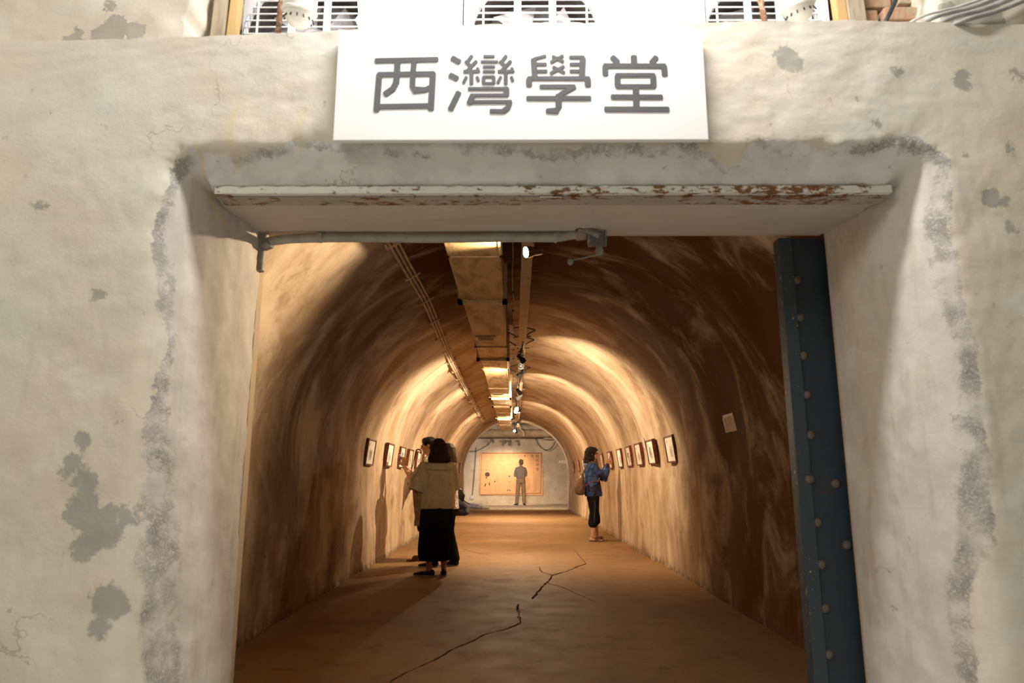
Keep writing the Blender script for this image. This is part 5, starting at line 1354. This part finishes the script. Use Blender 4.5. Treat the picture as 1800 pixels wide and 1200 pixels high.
MB().tube(hp,[0.006]*2+[0.010]*(len(hp)-2),10).build('crook_handle',M['lamp_black'],um,True)
MB().tube([ax*0.10+Vector((0.055,0,0)),ax*0.11+Vector((0,-0.045,0)),ax*0.10+Vector((-0.055,0,0))],0.005,6).build('tie_band',M['iron'],um)

# ---- woman in the floral blouse, mostly hidden
def floral_woman():
    H=head_rot(0.35,0.0)
    p=body('person','woman with greying bob and floral blouse, standing behind the one in black skirt',(-0.895,9.05,0),radians(72),H,
        {1:((0.18,0.0,1.30),(0.235,-0.02,1.05),(0.20,0.16,0.90)),-1:((-0.18,0.0,1.30),(-0.235,0.0,1.04),(-0.19,0.17,0.90))},
        {1:((0.085,0,0.85),(0.09,0.0,0.46),(0.10,-0.10,0.075)),-1:((-0.085,0,0.85),(-0.09,0.04,0.46),(-0.10,0.12,0.075))},0.935,
        {1:((-0.3,1,-0.2),(-0.6,0,0.5),0.6),-1:((0.3,1,-0.2),(0.6,0,0.5),0.6)},1.10,{1:(0.2,1,0),-1:(-0.2,1,0)})
    bob(p,H,M['hair_grey'],1.40,0.100,0.100,seed=13,flare=1.0); eyes(p,H)
    J=Solid()
    J.loft([(0,-0.01,0.76,0.205,0.165),(0,-0.005,0.88,0.205,0.155),(0,0,1.05,0.20,0.145),(0,0,1.22,0.200,0.138),(0,-0.004,1.32,0.172,0.106),(0,-0.010,1.372,0.10,0.078),(0,-0.012,1.395,0.07,0.064)],28,2.5)
    for s,e in ((1,(0.24,-0.02,1.05)),(-1,(-0.24,0.0,1.04))): J.cap([(s*0.165,0,1.295),Vector((s*0.17,0,1.295)).lerp(Vector(e),0.6),e],[0.070,0.075,0.078],16)
    J.build('blouse',M['floral'],p,0.0075,3,0.009,7,seed=21)
    K=Solid()
    for s,a,f in ((1,(0.09,0.0,0.46),(0.10,-0.10,0.10)),(-1,(-0.09,0.04,0.46),(-0.10,0.12,0.10))): K.cap([(s*0.085,0,0.86),a,f],[0.125,0.090,0.075],16)
    K.build('trousers',M['black_cloth'],p,0.008,2,0.008,7,seed=8)
    shoe(p,(0.10,-0.10,0.075),(0.2,1,0),M['shoe_black']); shoe(p,(-0.10,0.12,0.075),(-0.2,1,0),M['shoe_black'])
    return p
fw=floral_woman()
# her bag and umbrella, on the side towards the passage
bg=empty('shoulder_bag',(-0.735,9.30,0.70),radians(8),'charcoal soft bag hanging behind the floral-bloused woman','bag')
S=Solid(); S.loft([(0,0,-0.085,0.09,0.05),(0.004,0,-0.05,0.125,0.075),(0,0,0.02,0.115,0.07),(-0.015,0,0.075,0.095,0.05),(-0.02,0,0.10,0.08,0.04)],24,3); S.build('pouch',M['navy'],bg,0.006,2,0.012,9,seed=31)
S=Solid(); S.loft([(-0.01,-0.03,0.015,0.11,0.052),(-0.012,-0.02,0.06,0.105,0.058),(-0.02,-0.005,0.108,0.08,0.045)],24,3); S.build('flap',M['navy'],bg,0.006,2,0.006,9,seed=32)
MB().tube([(-0.10,0.0,0.08),(-0.16,-0.02,0.28),(-0.24,-0.03,0.46),(-0.20,-0.0,0.545),(-0.12,0.06,0.35),(-0.09,0.03,0.09)],0.011,8).build('strap',M['navy'],bg,True)
ub=empty('folded_umbrella',(-0.735,9.22,0.93),0,'small black folded umbrella sticking out behind the floral-bloused woman','umbrella')
ax=Vector((0.085,0.0,-0.20)).normalized()
S=Solid(); S.cap([ax*-0.09,ax*0.0,ax*0.08,ax*0.125],[0.012,0.040,0.052,0.020],14,((0,1,0),0.6)); S.build('canopy',M['lamp_black'],ub,0.005,1,0.006,12,seed=5)
MB().tube([ax*0.10,ax*0.14+Vector((0.02,0,0)),ax*0.15+Vector((0.085,0,-0.03))],0.007,8).build('handle',M['lamp_black'],ub,True)

# ---- woman in the blue batik jacket at the right wall
def blue_woman():
    H=head_rot(0.0,-0.03)
    wr_r=(-0.012,0.285,1.30); wr_l=(-0.075,0.31,1.31)
    p=body('person','woman in a blue patterned jacket and black cropped trousers photographing the right wall',(1.405,12.62,0),radians(-86),H,
        {1:((0.165,0.0,1.30),(0.19,0.19,1.105),(0.045,0.275,1.335)),-1:((-0.165,0.0,1.30),(-0.18,0.21,1.11),(-0.055,0.29,1.335))},
        {1:((0.085,0,0.86),(0.09,0.0,0.46),(0.095,-0.035,0.075)),-1:((-0.085,0,0.86),(-0.09,0.035,0.46),(-0.095,0.075,0.075))},1.0,
        {1:((-0.1,0.35,1),(-0.8,0.45,0.1),0.55),-1:((0.1,0.35,1),(0.8,0.45,0.1),0.55)},0.95,{1:(0.05,1,0),-1:(-0.05,1,0)})
    # wavy shoulder-length hair
    S=Solid(); S.ell((0,-0.022,1.575),(0.089,0.102,0.088)); S.ell((0,0.045,1.615),(0.064,0.044,0.036))
    S.loft([(0,-0.05,1.58,0.086,0.082),(0,-0.052,1.50,0.092,0.085),(0,-0.058,1.43,0.098,0.085),(0,-0.062,1.37,0.095,0.078),(0,-0.06,1.345,0.078,0.062)],24,2.2)
    for s in (-1,1):
        S.cap([(s*0.062,0.050,1.60),(s*0.083,0.020,1.54),(s*0.087,0.008,1.46),(s*0.082,0.014,1.38),(s*0.075,0.010,1.345)],[0.024,0.024,0.026,0.024,0.014],12,((1,0,0),0.7))
    S.cap([(-0.05,0.083,1.602),(0,0.094,1.606),(0.05,0.083,1.602)],[0.014,0.016,0.014],10)
    tf(S,H); S.build('hair',M['hair_black'],p,0.0055,2,0.016,16,seed=17,wst=(1.4,1.4,0.6))
    eyes(p,H); glasses(p,H)
    J=Solid()
    J.loft([(0,0.012,0.78,0.190,0.150),(0,0.012,0.84,0.194,0.152),(0,0.005,0.98,0.184,0.136),(0,-0.008,1.12,0.182,0.125),(0,-0.015,1.24,0.185,0.122),(0,-0.014,1.325,0.168,0.100),(0,-0.014,1.375,0.105,0.082),(0,-0.012,1.40,0.078,0.072)],28,2.4)
    for s,e,w in ((1,(0.195,0.185,1.10),(0.060,0.265,1.30)),(-1,(-0.185,0.20,1.105),(-0.070,0.28,1.30))):
        J.cap([(s*0.155,-0.005,1.290),Vector((s*0.16,0,1.29)).lerp(Vector(e),0.55)+Vector((0,0,-0.01)),e,Vector(e).lerp(Vector(w),0.55),w],[0.068,0.072,0.072,0.064,0.050],16)
    # hood lying on the back
    J.ell((0,-0.105,1.325),(0.10,0.045,0.055)); J.cap([(-0.085,-0.03,1.375),(0,-0.09,1.37),(0.085,-0.03,1.375)],[0.022,0.03,0.022],12)
    J.build('jacket',M['batik'],p,0.007,2,0.010,8,seed=41,wst=(1.4,1.4,0.7))
    K=Solid()
    for s,a,f in ((1,(0.09,0.0,0.50),(0.095,-0.025,0.315)),(-1,(-0.09,0.045,0.50),(-0.095,0.06,0.345))): K.cap([(s*0.08,0,0.86),(s*0.085,0.005,0.70),a,f],[0.108,0.094,0.084,0.086],18)
    K.build('cropped_trousers',M['black_cloth'],p,0.007,2,0.008,8,seed=42)
    MB().tube([(0.17,-0.005,0.80),(0.178,0.004,0.6),(0.178,-0.010,0.45),(0.178,-0.022,0.32)],0.004,6).build('side_piping',simple('piping_grey',(0.11,0.11,0.09),None,9),p)
    shoe(p,(0.095,-0.035,0.075),(0.05,1,0),M['shoe_brown'],True); shoe(p,(-0.095,0.075,0.075),(-0.05,1,0),M['shoe_brown'],True)
    m=MB(); m.lathe([(0.034,-0.010),(0.036,0.0),(0.034,0.010)],(0.040,0.278,1.345),(-0.15,0.3,1),16); m.build('wristband',M['lamp_black'],p)
    return p
bw2=blue_woman()
c=at_person(bw2,(0.0,0.345,1.42)); phone(c,(-0.25,0,radians(-86+180)),'silvery phone held up by the woman in the blue jacket',simple('silver_case',(0.6,0.55,0.5),None,9,0.4))
sb=empty('drawstring_bag',(1.185,12.56,0.98),radians(-86),'brown canvas drawstring bag on the back of the woman in the blue jacket','bag')
S=Solid(); S.loft([(0,0,-0.175,0.09,0.045),(0,-0.012,-0.14,0.14,0.085),(0,-0.018,-0.03,0.15,0.098),(0,-0.004,0.09,0.12,0.07),(0,0.02,0.165,0.062,0.035),(0,0.03,0.20,0.055,0.03)],26,2.2); S.build('sack',M['bag_brown'],sb,0.0065,2,0.012,8,seed=51,wst=(2,2,0.4))
MB().tube([(0.03,0.03,0.17),(0.09,0.06,0.27),(0.125,0.105,0.35),(0.135,0.15,0.39),(0.14,0.20,0.405),(0.14,0.255,0.385),(0.14,0.30,0.33),(0.142,0.33,0.25),(0.155,0.33,0.14),(0.175,0.28,0.05)],0.012,10).build('shoulder_strap',M['bag_brown'],sb,True)
MB().tube([(0.105,-0.065,-0.02),(0.09,-0.04,0.08),(0.06,-0.005,0.16)],0.007,6).build('cord',M['mat'],sb,True)
MB().tube([(0.10,0.02,-0.06),(0.15,0.07,-0.01),(0.178,0.13,0.04),(0.190,0.19,0.07),(0.182,0.25,0.07),(0.172,0.285,0.06)],0.006,8).build('red_strap',M['red'],sb,True)

# ---- man looking at the banner
def banner_man():
    H=head_rot(0.35,0.10)
    p=body('person','grey-haired man in striped shirt and tan trousers standing with folded arms before the banner',(0.235,27.25,0.06),radians(6),H,
        {1:((0.155,0.0,1.32),(0.185,0.02,1.06),(0.06,0.16,1.09)),-1:((-0.155,0.0,1.32),(-0.20,0.03,1.05),(-0.08,0.17,1.06))},
        {1:((0.09,0,0.88),(0.105,0.01,0.48),(0.12,-0.01,0.075)),-1:((-0.09,0,0.88),(-0.115,0.02,0.48),(-0.15,0.0,0.075))},1.065,
        {1:((-1,0.15,0.1),(0,-1,0),0.5),-1:((1,0.15,0.2),(0,-1,0),0.5)},0.95,{1:(0.25,1,0),-1:(-0.45,1,0)})
    S=Solid(); S.ell((0,-0.022,1.583),(0.083,0.098,0.080)); S.ell((0,-0.052,1.525),(0.076,0.062,0.066)); S.ell((0,0.040,1.622),(0.058,0.042,0.030))
    tf(S,H); S.build('hair',M['hair_grey'],p,0.007,2,0.005,18,seed=61)
    eyes(p,H); glasses(p,H)
    J=Solid()
    J.loft([(0,0.0,0.955,0.148,0.125),(0,0,1.00,0.166,0.134),(0,0,1.12,0.172,0.132),(0,0,1.25,0.178,0.124),(0,-0.004,1.335,0.158,0.100),(0,-0.010,1.38,0.10,0.076),(0,-0.012,1.415,0.064,0.060)],28,2.5)
    for s,e,w in ((1,(0.188,0.02,1.07),(0.14,0.11,1.09)),(-1,(-0.203,0.03,1.06),(-0.15,0.11,1.07))): J.cap([(s*0.145,0,1.312),Vector((s*0.18,0,1.31)).lerp(Vector(e),0.5),e,w],[0.062,0.060,0.056,0.048],16)
    J.build('shirt',M['stripe'],p,0.0085,2,0.008,8,seed=62)
    K=Solid(); K.loft([(0,0,0.99,0.146,0.120),(0,0,0.92,0.158,0.132),(0,0,0.80,0.158,0.125)],26,2.4)
    for s,a,f in ((1,(0.105,0.01,0.48),(0.12,-0.005,0.10)),(-1,(-0.115,0.02,0.48),(-0.15,0.005,0.10))): K.cap([(s*0.078,0,0.88),a,f],[0.088,0.074,0.066],16)
    K.build('trousers',M['trouser'],p,0.0085,2,0.008,8,seed=63)
    MB().lathe([(0.150,-0.015),(0.154,0.0),(0.150,0.015)],(0,0,0.975),(0,0,1),28).build('belt',M['shoe_brown'],p)
    b=[c for c in p.children if c.name.startswith('belt')][0]
    for v in b.data.vertices: v.co.y*=0.86; v.co.x*=1.02
    shoe(p,(0.12,-0.01,0.075),(0.25,1,0),M['shoe_black']); shoe(p,(-0.15,0.0,0.075),(-0.45,1,0),M['shoe_black'])
banner_man()
